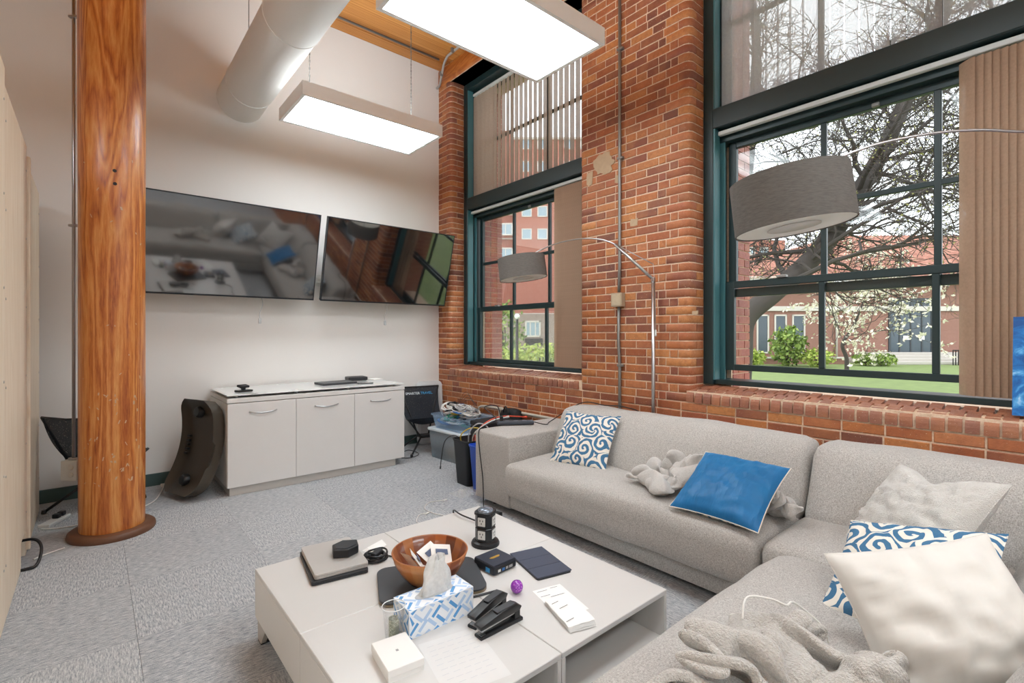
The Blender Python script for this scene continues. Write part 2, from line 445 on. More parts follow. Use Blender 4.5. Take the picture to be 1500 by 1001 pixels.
# ---- floor of carpet tiles laid quarter-turned
fl = struct('floor', bx((XL, YB, -0.12), (W + 0.02, D + 0.02, -0.012)), 'blackm')
TS = 0.61
bm = B(); box(bm, (-TS / 2 + 0.0004, -TS / 2 + 0.0004, -0.013), (TS / 2 - 0.0004, TS / 2 - 0.0004, 0.0), 0.001)
tile_me = bpy.data.meshes.new('carpet_tile'); bm.to_mesh(tile_me); bm.free(); tile_me.materials.append(MATS['carpet'])
x0, y0 = 0.145 - 7 * TS, 3.24 - 13 * TS
for i in range(13):
    for j in range(17):
        cx, cy = x0 + (i + 0.5) * TS, y0 + (j + 0.5) * TS
        ax, bx_ = max(cx - TS / 2, XL), min(cx + TS / 2, W); ay, by = max(cy - TS / 2, YB), min(cy + TS / 2, D)
        if bx_ - ax < 0.05 or by - ay < 0.05: continue
        o = bpy.data.objects.new('carpet_tile', tile_me); COL.objects.link(o); o.parent = fl
        o.location = ((ax + bx_) / 2, (ay + by) / 2, 0)
        q = (i + j) % 2
        o.rotation_euler = (0, 0, q * PI / 2)
        sx, sy = (bx_ - ax) / TS, (by - ay) / TS
        o.scale = (sy, sx, 1) if q else (sx, sy, 1)
# ---- plain walls
struct('wall_back', bx((XL, D, -0.1), (W + 0.7, D + 0.2, CEIL + 0.2)), 'wallwhite')
struct('wall_left', bx((XL - 0.2, YB - 0.2, -0.1), (XL, D + 0.2, CEIL + 0.2)), 'wallwhite')
struct('wall_front', bx((XL, YB - 0.2, -0.1), (W + 0.7, YB, CEIL + 0.2)), 'wallwhite')
struct('baseboard_back', bx((XL, D - 0.012, 0.0), (W, D, 0.105), 0.003), 'baseboard')
# ---- wooden ceiling: boards along x
ce = struct('ceiling', bx((XL, YB, CEIL + 0.02), (W + 0.7, D, CEIL + 0.2)), 'blackm')
pw = 0.165
bm = B(); box(bm, (-0.5, -0.5, 0), (0.5, 0.5, 1))
pl = bpy.data.meshes.new('plank'); bm.to_mesh(pl); bm.free(); pl.materials.append(MATS['ceilwood'])
k = 0; y = D
while y > YB + 0.01:
    wdt = pw if k not in (2,) else 0.30
    if y - wdt < YB: wdt = y - YB
    o = bpy.data.objects.new('plank', pl); COL.objects.link(o); o.parent = ce
    drop = 0.0 if k < 2 else -0.018
    o.scale = (W + 0.3 - XL, wdt - 0.006, 0.03); o.location = ((W + 0.3 + XL) / 2, y - wdt / 2, CEIL + drop - 0.0 + (0.0015 * (k % 3)))
    y -= wdt; k += 1
# ---- timber wall plate on top of the brick wall and a floor beam bearing on the pier
struct('trim_1', bx((W - 0.015, YB, 4.335), (W + 0.35, D, CEIL - 0.005), 0.03, 3), 'platewood')
struct('trim_2', bx((XL, 2.22, 4.215), (W - 0.01, 2.52, CEIL - 0.02), 0.012, 2), 'platewood')

# ---- brick wall
CH, JO = 0.0632, 0.0085
Z0 = 0.81 - 13 * CH
FACE, CORE = W, W + 0.006
OUT = 3.95
WIN = [4.93, 1.84, -1.25]      # far jamb of each window
WW = 2.035
wr = struct('wall_right', loc=(W, 0, 0))
def core(a, b, z0, z1, x0=CORE, x1=OUT): box(cbm, (x0, a, z0), (x1, b, z1))
cbm = B()
core(YB, D + 0.0, -0.1, 0.812)
def pier_core(a, b, near, far):
    c = 0.045; pts = []
    pts += [(CORE + c, a), (CORE + c * 0.3, a + c * 0.3), (CORE, a + c)] if near else [(CORE, a)]
    pts += [(CORE, b - c), (CORE + c * 0.3, b - c * 0.3), (CORE + c, b)] if far else [(CORE, b)]
    prism(cbm, (pts + [(OUT, b), (OUT, a)])[::-1], 0.812, 4.6)
pier_core(4.93 + 0.006, D, True, False)
pier_core(WIN[1] + 0.006, WIN[0] - WW - 0.006, True, True)
pier_core(WIN[2] + 0.006, WIN[1] - WW - 0.006, True, True)
pier_core(YB, WIN[2] - WW - 0.006, False, True)
for y0 in WIN:
    core(y0 - 0.106, y0 + 0.01, 0.812, 4.6, 3.66); core(y0 - WW - 0.01, y0 - WW + 0.106, 0.812, 4.6, 3.66)
    core(y0 - WW - 0.02, y0 + 0.02, 0.812, 0.90, 3.30)
    core(y0 - WW - 0.02, y0 + 0.02, 4.335, 4.6)
o = obj('mortar', cbm, 'mortar', wr)

def brick_mesh(nm, ln):
    # local: face at x=0 looking to -x, body towards +x
    bm = B(); h = CH - JO; e = 0.0035; d = 0.03
    f = [(0, s * (ln / 2 - e), t * (h / 2 - e)) for s, t in ((-1, -1), (1, -1), (1, 1), (-1, 1))]
    m = [(e, s * ln / 2, t * h / 2) for s, t in ((-1, -1), (1, -1), (1, 1), (-1, 1))]
    g = [(d, s * ln / 2, t * h / 2) for s, t in ((-1, -1), (1, -1), (1, 1), (-1, 1))]
    V = [[bm.verts.new(p) for p in q] for q in (f, m, g)]
    bm.faces.new(V[0][::-1])
    for a, b in ((0, 1), (1, 2)):
        for i in range(4): bm.faces.new((V[a][i], V[a][(i + 1) % 4], V[b][(i + 1) % 4], V[b][i]))
    bmesh.ops.recalc_face_normals(bm, faces=bm.faces)
    me = bpy.data.meshes.new(nm); bm.to_mesh(me); bm.free(); me.materials.append(MATS['brick']); return me
def corner_mesh(nm, a, b, sgn, r=0.06):
    # corner at origin; face runs towards +y*sgn (length a, at x=0), jamb runs towards +x (length b, at y=0)
    bm = B(); h = CH - JO; d = 0.03
    pts = [(0, a)]
    for k in range(6):
        t = PI / 2 * k / 5
        pts.append((r - r * math.cos(t), r - r * math.sin(t)))
    pts.append((b, 0))
    inn = [(d, a), (d + 0.02, d + 0.02), (b, d)]
    def ring(z, e):
        q = []
        for i, (x, y) in enumerate(pts):
            q.append((x + (e if i < 5 else 0), (y + (e if i > 2 else 0)) * sgn, z))
        return q
    lo, lo2, hi2, hi = ring(-h / 2, 0.003), ring(-h / 2 + 0.003, 0), ring(h / 2 - 0.003, 0), ring(h / 2, 0.003)
    V = [[bm.verts.new(p) for p in q] for q in (lo, lo2, hi2, hi)]
    n = len(pts)
    for a_ in range(3):
        for i in range(n - 1):
            f = bm.faces.new((V[a_][i], V[a_][i + 1], V[a_ + 1][i + 1], V[a_ + 1][i])); f.smooth = True
    top = [bm.verts.new((x, y * sgn, h / 2)) for x, y in inn]; bot = [bm.verts.new((x, y * sgn, -h / 2)) for x, y in inn]
    bm.faces.new(V[3] + top[::-1]); bm.faces.new(V[0] + bot[::-1])
    bm.faces.new((V[0][0], V[3][0], top[0], bot[0])); bm.faces.new((V[0][-1], V[3][-1], top[2], bot[2]))
    bmesh.ops.recalc_face_normals(bm, faces=bm.faces)
    me = bpy.data.meshes.new(nm); bm.to_mesh(me); bm.free(); me.materials.append(MATS['brick']); return me
BM_S, BM_H, BM_Q = brick_mesh('brick', 0.1915), brick_mesh('brick', 0.0915), brick_mesh('brick', 0.14)
LN = {0: 0.1915, 1: 0.0915, 2: 0.14}; BMS = [BM_S, BM_H, BM_Q]
CM = {(L, s): corner_mesh('corner_brick', 0.19 if L else 0.09, 0.09 if L else 0.19, s) for L in (0, 1) for s in (1, -1)}
bricks, corners = [], []      # (mesh, matrix, score)
def score(p, w, h):
    x, y, z = projd(p)
    if z < 0.4 or not (-20 < x < 1540 and -20 < y < 1020): return 0.0
    if p[2] < 0.50 and p[1] < 3.0: return 0.0            # behind the sofa
    return w * h / (z * z)
def fill(ya, yb, k, off):
    z = Z0 + (k + 0.5) * CH
    if yb - ya < 0.02: return
    hdr = (k % 7 == 3)
    y = yb; first = True
    while y > ya + 0.012:
        ln = LN[1] if hdr else LN[0]
        if first and off: ln = off - JO
        if not hdr and random.random() < 0.06: ln = LN[2]
        ln = min(ln + random.uniform(-0.004, 0.004), y - ya)
        if y - ln - JO - ya < 0.03: ln = y - ya          # swallow slivers
        kind = 0 if ln > 0.165 else (2 if ln > 0.115 else 1)
        c = Vector((FACE + random.uniform(-0.0015, 0.0025), y - ln / 2, z))
        m = mx(c, (0, 0, random.uniform(-0.006, 0.006)), (1, ln / LN[kind], 1 + random.uniform(-0.03, 0.0)))
        s = score(c, ln * abs(c.x) / math.hypot(c.x, c.y), CH)
        bricks.append((BMS[kind], m, s)); y -= ln + JO; first = False
NC = 69
for k in range(0, 13): fill(YB, D - 0.004, k, 0.1 if k % 2 else 0)
piers = [(4.93, D - 0.004, True, False), (WIN[1], WIN[0] - WW, True, True), (WIN[2], WIN[1] - WW, True, True), (YB, WIN[2] - WW, False, True)]
for k in range(13, NC):
    z = Z0 + (k + 0.5) * CH; L = k % 2
    for (a, b, near, far) in piers:
        a2, b2 = a, b
        for isn, yy, sg in ((near, a, 1), (far, b, -1)):
            if not isn: continue
            c = Vector((FACE + random.uniform(-0.001, 0.002), yy, z))
            corners.append((CM[(L, sg)], mx(c, (0, 0, random.uniform(-0.004, 0.004))), score(c, 0.2, CH) if sg > 0 or yy > 2 else 0))
            if sg > 0: a2 = yy + (0.19 if L else 0.09) + JO
            else: b2 = yy - (0.19 if L else 0.09) - JO
            if L:      # second half brick of the reveal
                cc = Vector((FACE + 0.09 + JO + 0.0457, yy, z))
                bricks.append((BM_H, mx(cc, (0, 0, PI / 2 * sg)), score(cc, 0.04, CH) if sg > 0 else 0))
        fill(a2, b2, k, 0)
def emit(lst, nm, limit):
    lst.sort(key=lambda e: -e[2])
    nvis = [e for e in lst if e[2] > 0]
    keep = nvis[:limit]; rest = nvis[limit:] + [e for e in lst if e[2] <= 0]
    for me, m, s in keep:
        o = bpy.data.objects.new(nm, me); COL.objects.link(o); o.parent = wr
        o.matrix_basis = Matrix.Translation((-W, 0, 0)) @ m
    bm = B()
    for me, m, s in rest:
        n0 = len(bm.verts); bm.from_mesh(me); bm.verts.ensure_lookup_table()
        for v in bm.verts[n0:]: v.co = m @ v.co
    o = obj(nm + '_courses', bm, None, wr); o.data.materials.append(MATS['brick']); o['kind'] = 'stuff'
emit(bricks, 'brick', 295); emit(corners, 'corner_brick', 160)

# rounded sill bricks set on edge under each window, sloping up to the frame
def sill_mesh(ln, nm, front):
    bm = B(); w = 0.0645 - 0.011; prof = []
    if front:
        prof = [(0.0, -0.085), (0.0, -0.06)]
        r = 0.055
        for k in range(5):
            t = PI / 2 * k / 4
            prof.append((r - r * math.cos(t) - 0.0, -0.055 + r * math.sin(t)))
        prof += [(ln, 0.012), (ln, -0.085)]
    else:
        prof = [(0, -0.05), (0, -0.004), (0.006, 0.0), (ln, 0.014), (ln, -0.05)]
    a = [bm.verts.new((x, -w / 2, z)) for x, z in prof]; b = [bm.verts.new((x, w / 2, z)) for x, z in prof]
    bm.faces.new(a); bm.faces.new(b[::-1]); n = len(prof)
    for i in range(n): bm.faces.new((a[i], b[i], b[(i + 1) % n], a[(i + 1) % n]))
    bmesh.ops.recalc_face_normals(bm, faces=bm.faces)
    me = bpy.data.meshes.new(nm); bm.to_mesh(me); bm.free(); me.materials.append(MATS['sillbrick']); return me
SF, SB = sill_mesh(0.112, 'sill_brick', True), sill_mesh(0.10, 'sill_brick', False)
rest = []
for wi, y0 in enumerate(WIN):
    n = int((WW + 0.06) / 0.0645)
    for i in range(n):
        yy = y0 + 0.03 - (i + 0.5) * 0.0645
        for row, me in ((0, SF), (1, SB)):
            m = mx((FACE - 0.006 + (0.12 if row else 0) + random.uniform(-0.004, 0.004), yy + (0.03 if row else 0) + random.uniform(-0.002, 0.002), 0.900 + (0.013 if row else 0) + random.uniform(-0.003, 0.003)), (random.uniform(-0.02, 0.02), 0, random.uniform(-0.015, 0.015)))
            if wi < 2:
                o = bpy.data.objects.new('sill_brick', me); COL.objects.link(o); o.parent = wr
                o.matrix_basis = Matrix.Translation((-W, 0, 0)) @ m
            else: rest.append((me, m))
bm = B()
for me, m in rest:
    n0 = len(bm.verts); bm.from_mesh(me); bm.verts.ensure_lookup_table()
    for v in bm.verts[n0:]: v.co = m @ v.co
o = obj('sill_courses', bm, 'sillbrick', wr); o['kind'] = 'stuff'
bm = B()
for y0 in WIN: box(bm, (FACE + 0.008, y0 - WW - 0.03, 0.812), (3.5, y0 + 0.03, 0.893))
obj('sill_mortar', bm, 'mortar', wr)
# bricks of the outer reveal seen through the glass
bm = B()
for y0 in WIN:
    for k in range(13, NC):
        z = Z0 + (k + 0.5) * CH
        for sg, yy in ((1, y0 - 0.112), (-1, y0 - WW + 0.112)):
            e = [(3.68, 3.86), (3.87, 3.955)] if k % 2 else [(3.68, 3.76), (3.77, 3.955)]
            for xa, xb in e:
                box(bm, (xa, min(yy, yy + 0.02 * sg), z - CH / 2 + 0.004), (xb, max(yy, yy + 0.02 * sg), z + CH / 2 - 0.004))
o = obj('reveal_bricks', bm, 'extbrick', wr); o['kind'] = 'stuff'
# old plaster left on the pier
def patch(c, pts, nm='plaster_patch'):
    bm = B(); a = [bm.verts.new((-0.004, y, z)) for y, z in pts]; b = [bm.verts.new((0.006, y, z)) for y, z in pts]
    bm.faces.new(a); n = len(pts)
    for i in range(n): bm.faces.new((a[i], a[(i + 1) % n], b[(i + 1) % n], b[i]))
    bmesh.ops.recalc_face_normals(bm, faces=bm.faces)
    obj(nm, bm, M('old_plaster', 'b9a083', 0.85, var=0.12, nscale=30, bumps=0.3), wr, loc=c)
random.seed(11)
pts = []
for k in range(26):
    a = 2 * PI * k / 26; rr = 0.75 + 0.35 * random.random()
    pts.append((0.115 * math.cos(a) * rr, 0.10 * math.sin(a) * rr))
patch(onx(884, 240), pts)
for (px, py, w, h) in ((864, 262, 0.03, 0.05), (929, 326, 0.03, 0.028), (905, 262, 0.025, 0.03), (1018, 458, 0.02, 0.012)):
    patch(onx(px, py), [(w * s * (0.9 + 0.3 * random.random()), h * t * (0.9 + 0.3 * random.random())) for s, t in ((-1, -1), (0.1, -1.1), (1, -0.9), (1.1, 0.2), (0.8, 1), (-0.2, 0.9), (-1, 1))])

# ---- windows
def make_window(n, y0, raised):
    wn = struct('window_%d' % n, loc=(3.5, y0 - WW / 2, 0.95))
    ya, yb = y0 - WW, y0
    bm = B()
    for s, e in ((yb, -1), (ya, 1)):
        lo, hi = sorted((s, s + e * 0.073)); box(bm, (3.44, lo, 0.935), (3.66, hi, 4.33), 0.004)
    box(bm, (3.441, ya + 0.07, 4.25), (3.66, yb - 0.07, 4.33), 0.004)
    box(bm, (3.44, ya + 0.07, 2.80), (3.66, yb - 0.07, 2.945), 0.005)
    box(bm, (3.475, ya + 0.07, 0.935), (3.66, yb - 0.07, 0.97), 0.004)
    box(bm, (3.54, ya + 0.07, 2.72), (3.66, yb - 0.07, 2.80))
    obj('frame', bm, 'frame', wn)
    bm = B()
    for s, e in ((yb, -1), (ya, 1)):
        lo, hi = sorted((s + e * 0.0735, s + e * 0.086)); box(bm, (3.447, lo, 0.97), (3.52, hi, 2.80)); box(bm, (3.447, lo, 2.945), (3.52, hi, 4.25))
        lo, hi = sorted((s + e * 0.0735, s + e * 0.112)); box(bm, (3.548, lo, 0.97), (3.556, hi, 2.72))
    obj('stop', bm, 'frame_lit', wn)
    def sash(nm, x, za, zb, ub, ua, stile, top, bot, vb, hb):
        bm = B(); t = 0.036
        box(bm, (x, ua, za), (x + t, ua + stile, zb), 0.003); box(bm, (x, ub - stile, za), (x + t, ub, zb), 0.003)
        box(bm, (x, ua + stile, zb - top), (x + t, ub - stile, zb), 0.003); box(bm, (x, ua + stile, za), (x + t, ub - stile, za + bot), 0.003)
        g0, g1 = ua + stile, ub - stile; z0, z1 = za + bot, zb - top
        ys = [g0 + (g1 - g0) * i / vb for i in range(vb + 1)]; zs = [z0 + (z1 - z0) * i / hb for i in range(hb + 1)]
        for y in ys[1:-1]: box(bm, (x + 0.004, y - 0.017, z0), (x + t - 0.004, y + 0.017, z1), 0.003)
        for z in zs[1:-1]: box(bm, (x + 0.0045, g0, z - 0.016), (x + t - 0.0045, g1, z + 0.016), 0.003)
        s = obj(nm, bm, 'frame', wn)
        for i in range(vb):
            for j in range(hb):
                obj('pane', bx((x + 0.016, ys[i] - 0.0, zs[j]), (x + 0.019, ys[i + 1], zs[j + 1])), 'glass', s)
        return s
    sash('upper_sash', 3.606, 1.575, 2.725, yb - 0.112, ya + 0.112, 0.055, 0.05, 0.06, 3, 2)
    r = 0.065 if raised else 0.0
    lo = sash('lower_sash', 3.562, 0.972 + r, 1.622 + r, yb - 0.112, ya + 0.112, 0.06, 0.048, 0.042, 3, 1)
    sash('transom_sash', 3.58, 2.945, 4.25, yb - 0.09, ya + 0.09, 0.05, 0.05, 0.05, 3, 2)
    bm = B()
    for yy in (yb - 0.5, ya + 0.5): box(bm, (3.545, yy - 0.03, 1.622 + r), (3.585, yy + 0.03, 1.64 + r), 0.004, 2)
    obj('sash_lock', bm, 'pipe', wn)
    obj('sash_catch', bx((3.585, (ya + yb) / 2 - 0.02, 2.675), (3.606, (ya + yb) / 2 + 0.02, 2.70), 0.004), 'pipe', wn)
    return wn
make_window(1, WIN[0], False); make_window(2, WIN[1], True); make_window(3, WIN[2], False)

# ---- vertical blinds
def slat_mesh(h, w=0.088, curve=0.006):
    bm = B(); n = 4; A = []
    for z in (0, -h):
        A.append([bm.verts.new((w * (i / n - 0.5), curve * (1 - (2 * i / n - 1) ** 2), z)) for i in range(n + 1)])
    for i in range(n):
        f = bm.faces.new((A[0][i], A[0][i + 1], A[1][i + 1], A[1][i])); f.smooth = True
    me = bpy.data.meshes.new('slat'); bm.to_mesh(me); bm.free()
    return me
def blind(label, x, ya, yb, ztop, zbot, mat, slats, grp=None, clips=True):
    t = thing('vertical_blind', label, 'blind', (x, (ya + yb) / 2, zbot), world=True)
    obj('headrail', bx((x - 0.018, ya, ztop), (x + 0.018, yb, ztop + 0.03), 0.004), M('rail_white', 'c9cac8', 0.4), t)
    me = slat_mesh(ztop - 0.012 - zbot); me.materials.append(MATS[mat])
    for yy, ang in slats:
        o = bpy.data.objects.new('slat', me); COL.objects.link(o); o.parent = t
        o.location = Vector((x, yy, ztop - 0.012)) - Vector(t['_world']); o.rotation_euler = (0, 0, R(ang))
        if clips:
            c = obj('clip', bx((-0.006, -0.006, 0.0), (0.006, 0.006, 0.014)), M('rail_white'), o)
    return t
# left window, upper light: slats half open ; right window upper: slats nearly closed but loose
ya, yb = WIN[0] - WW + 0.09, WIN[0] - 0.09
sl = [(yb - 0.045 - i * 0.0745, (101 if i < 5 else 78 - 0.3 * i) + random.uniform(-3, 3)) for i in range(25)]
blind('taupe vertical blind hanging in the upper light of the window beside the television', 3.53, ya, yb, 4.19, 2.955, 'blind_brown', sl)
ya, yb = WIN[1] - WW + 0.09, WIN[1] - 0.09
sl = [(yb - 0.05 - i * 0.077, (94 if i < 8 else 66) + random.uniform(-3, 3)) for i in range(24)]
blind('grey see-through vertical blind hanging in the upper light of the window over the corner sofa', 3.53, ya, yb, 4.19, 2.958, 'blind_grey', sl)
ya, yb = WIN[2] - WW + 0.09, WIN[2] - 0.09
# drawn-back stacks in the lower lights
for (y0, lab, y1, pitch, cnt, a0) in ((WIN[0], 'taupe vertical blind drawn back against the brick pier behind the small arc lamp shade', WIN[0] - WW + 0.49, 0.024, 15, 122),
                           (WIN[1], 'tan vertical blind drawn back beside the blue canvas on the sill', WIN[1] - WW + 0.60, 0.030, 17, 52)):
    ya, yb = y0 - WW + 0.09, y0 - 0.09
    sl = [(y1 - i * pitch, a0 + random.uniform(-3, 3)) for i in range(cnt)]
    blind(lab, 3.50, ya, yb, 2.755, 0.978, 'blind_stack', sl, clips=False)
# ================================================================== fixed things: lights, duct, column, televisions, conduits, partitions
# ---- ceiling light fixtures (2 x 4 ft boxes with ribbed diffusers), hung on chains
def fixture(loc, label):
    t = thing('ceiling_light', label, 'ceiling light', loc, group='hanging ceiling lights')
    L, Wd, h = 1.22, 0.61, 0.105
    bm = B()
    box(bm, (-L / 2, -Wd / 2, 0), (L / 2, -Wd / 2 + 0.012, h)); box(bm, (-L / 2, Wd / 2 - 0.012, 0), (L / 2, Wd / 2, h))
    box(bm, (-L / 2, -Wd / 2 + 0.012, 0), (-L / 2 + 0.012, Wd / 2 - 0.012, h)); box(bm, (L / 2 - 0.012, -Wd / 2 + 0.012, 0), (L / 2, Wd / 2 - 0.012, h))
    box(bm, (-L / 2 + 0.012, -Wd / 2 + 0.012, h - 0.012), (L / 2 - 0.012, Wd / 2 - 0.012, h))
    obj('housing', bm, M('fixture_white', 'f3f2f0', 0.45, var=0.02), t)
    bm = B()
    for a, b in (((-L / 2 + 0.012, -Wd / 2 + 0.012), (L / 2 - 0.012, -Wd / 2 + 0.026)), ((-L / 2 + 0.012, Wd / 2 - 0.026), (L / 2 - 0.012, Wd / 2 - 0.012)),
                 ((-L / 2 + 0.012, -Wd / 2 + 0.026), (-L / 2 + 0.026, Wd / 2 - 0.026)), ((L / 2 - 0.026, -Wd / 2 + 0.026), (L / 2 - 0.012, Wd / 2 - 0.026))):
        box(bm, (*a, 0.002), (*b, 0.014))
    obj('bezel', bm, M('fixture_white'), t)
    bm = B(); box(bm, (-L / 2 + 0.026, -Wd / 2 + 0.026, 0.010), (L / 2 - 0.026, Wd / 2 - 0.026, 0.016))
    obj('diffuser', bm, 'diffuser', t)
    obj('added_uplight_panel', bx((-0.42, -Wd / 2 + 0.05, h + 0.0005), (L / 2 - 0.05, Wd / 2 - 0.05, h + 0.004)), 'added_uplight', t)  # glowing panel added on the housing, only there to lift the upper room
    top = CEIL - loc[2] - 0.02
    for sx in (-1, 1):
        x = sx * 0.46; yk = h + 0.13; bm = B()
        tube(bm, [(x, -0.16, h), (x, 0, yk)], 0.0025, 5); tube(bm, [(x, 0.16, h), (x, 0, yk)], 0.0025, 5); tube(bm, [(x, 0, yk), (x, 0, top)], 0.0025, 5)
        n = int((top - yk) / 0.03)
        for i in range(n):
            if i % 2 == 0: box(bm, (x - 0.005, -0.002, yk + i * 0.03), (x + 0.005, 0.002, yk + i * 0.03 + 0.022))
            else: box(bm, (x - 0.002, -0.005, yk + i * 0.03), (x + 0.002, 0.005, yk + i * 0.03 + 0.022))
        obj('chain', bm, 'pipe', t)
    return t
FX, FZ = 1.795, 3.09
fixture((FX, 4.085, FZ), 'white box ceiling light hanging beside the round duct end near the televisions')
fixture((FX, 2.235, FZ), 'white box ceiling light hanging in front of the brick pier')
for (x, y, lab) in ((FX, 0.385, 'added unseen white box ceiling light over the near end of the coffee table'), (FX, -1.465, 'added unseen white box ceiling light behind the sofa return'), (FX, -3.315, 'added unseen white box ceiling light nearest the rear wall on the window side'),
                    (-1.5, 2.235, 'added unseen white box ceiling light above the pale wood booths'), (-1.5, 0.385, 'added unseen white box ceiling light away from the windows, next to the one above the booths'), (-1.5, -1.465, 'added unseen white box ceiling light away from the windows, second from the rear wall'), (-1.5, -3.315, 'added unseen white box ceiling light nearest the rear wall on the booth side')):
    fixture((x, y, FZ), lab)  # out-of-view fixtures added to raise the room's brightness
# ---- round duct
dx, dz, dr = 1.065, 3.51, 0.199
t = thing('air_duct', 'white round air duct running into the wall above the televisions', 'duct', (dx, D, dz))
bm = B(); n = 40
prof = []
yy = -0.001
seg = [0.0, -0.40, -0.403, -1.6, -1.603, -2.8, -2.803, -4.0, -4.003, -5.2, -7.0]
rings = []
for i, y in enumerate(seg):
    rr = dr - (0.004 if i in (1, 2, 3, 4, 5, 6, 7, 8) and i % 2 == 1 else 0)
    rings.append([bm.verts.new((rr * math.cos(2 * PI * k / n), y - 0.001, rr * math.sin(2 * PI * k / n))) for k in range(n)])
for i in range(len(rings) - 1):
    for k in range(n):
        f = bm.faces.new((rings[i][k], rings[i][(k + 1) % n], rings[i + 1][(k + 1) % n], rings[i + 1][k])); f.smooth = True
bm.faces.new(rings[-1])
bmesh.ops.recalc_face_normals(bm, faces=bm.faces)
obj('duct_pipe', bm, 'duct', t)
bm = B()
for y in (-0.401, -1.601, -2.801, -4.001):
    tube(bm, [(math.cos(2 * PI * k / n) * dr, y, math.sin(2 * PI * k / n) * dr) for k in range(n)], 0.004, 5, closed=True)
obj('seam_band', bm, 'duct', t)
for y in (-1.05, -3.4):
    bm = B(); tube(bm, [(-0.16, y, 0.118), (-0.16, y, CEIL - dz - 0.02)], 0.003, 5); tube(bm, [(0.16, y, 0.118), (0.16, y, CEIL - dz - 0.02)], 0.003, 5)
    obj('hanger_wire', bm, 'pipe', t)
# ---- timber column
cxx, cyy, cr = 0.10, 4.165, 0.172
t = thing('timber_column', 'varnished round timber column with nail marks standing on a low base ring', 'column', (cxx, cyy, 0))
bm = B(); n = 48; rings = []
zs = [0.0, 0.3, 0.6, 1.0, 1.4, 1.9, 2.4, 2.9, 3.4, 3.9, CEIL - 0.01]
for z in zs:
    ring = []
    for k in range(n):
        a = 2 * PI * k / n
        rr = cr * (1.0 + 0.03 * z / 4.5) + 0.003 * noise.noise(Vector((math.cos(a) * 2, math.sin(a) * 2, z * 0.8)))
        ring.append(bm.verts.new((rr * math.cos(a), rr * math.sin(a), z)))
    rings.append(ring)
for i in range(len(rings) - 1):
    for k in range(n):
        f = bm.faces.new((rings[i][k], rings[i][(k + 1) % n], rings[i + 1][(k + 1) % n], rings[i + 1][k])); f.smooth = True
obj('shaft', bm, 'column', t)
bm = B(); lathe(bm, [(0.228, 0), (0.232, 0.012), (0.228, 0.032), (0.216, 0.042), (cr - 0.004, 0.044)], 48, capb=False, capt=False)
obj('base_ring', bm, M('base_ring_wood', '6b4630', 0.5, var=0.2, nscale=20), t)
random.seed(5)
bm = B(); cdir = math.atan2(-cyy, -cxx)
for k in range(70):
    a = cdir + random.uniform(-1.0, 1.0); z = random.choice((random.uniform(0.1, 2.8), random.uniform(0.35, 0.95)))
    rr = cr * (1.0 + 0.03 * z / 4.5) + 0.0015; c = Vector((rr * math.cos(a), rr * math.sin(a), z)); tn = Vector((-math.sin(a), math.cos(a), 0))
    w, h = random.uniform(0.002, 0.006), random.uniform(0.003, 0.012)
    sk = random.uniform(-0.006, 0.006)
    vs = [bm.verts.new(c + tn * (sx * w) + Vector((0, 0, sz * h)) + tn * sk * sz) for sx, sz in ((-1, -1), (1, -1), (1, 1), (-1, 1))]
    bm.faces.new(vs)
obj('nail_mark', bm, M('chipped_filler', 'c9a886', 0.8), t)
bm = B()
for (z, a) in ((2.335, 0.05), (2.253, 0.06)):
    rr = cr * 1.015 + 0.003; a += cdir
    c = Vector((rr * math.cos(a), rr * math.sin(a), z)); tn = Vector((-math.sin(a), math.cos(a), 0))
    bm.faces.new([bm.verts.new(c + tn * 0.011 * math.cos(2 * PI * k / 10) + Vector((0, 0, 0.011 * math.sin(2 * PI * k / 10)))) for k in range(10)])
obj('bolt_hole', bm, 'blackm', t)
# conduit and outlet box on the column's far side
ang = math.atan2(-0.55, -1.0) - 0.0
cc = ont(108, 500, 3.24); cxp, cyp = cc.x, cc.y
t = thing('outlet_conduit', 'thin steel conduit with a small outlet box on the side of the timber column', 'conduit', (cxp, cyp, 0.40), world=True)
bm = B(); tube(bm, [(cxp, cyp, 0.47), (cxp, cyp, CEIL - 0.03)], 0.0095, 8); obj('conduit_pipe', bm, 'metal', t)
vx = Vector((cY, -sY, 0)); vy = Vector((sY, cY, 0))
mm = Matrix((( vx.x, vy.x, 0, cxp), (vx.y, vy.y, 0, cyp), (0, 0, 1, 0.405), (0, 0, 0, 1)))
b_ = xf(bx((-0.06, -0.03, -0.065), (0.045, 0.03, 0.065), 0.004, 2), mm); ob_ = obj('outlet_box', b_, M('box_galvanised', 'd4d5d1', 0.55, 0.1), t)
for dz_ in (0.022, -0.026):
    b_ = B(); lathe(b_, [(0.017, 0), (0.017, 0.005), (0.012, 0.006)], 16); xf(b_, mm @ mx((0.008, -0.03, dz_), (PI / 2, 0, 0))); obj('outlet_socket', b_, M('outlet_face', 'd9d8d2', 0.5), ob_)
for z in (0.478, 2.02, 3.4):
    obj('strap', xf(bx((-0.03, -0.012, -0.008), (0.03, 0.012, 0.008), 0.003), mm @ mx((0, 0, z - 0.405))), 'metal', t)
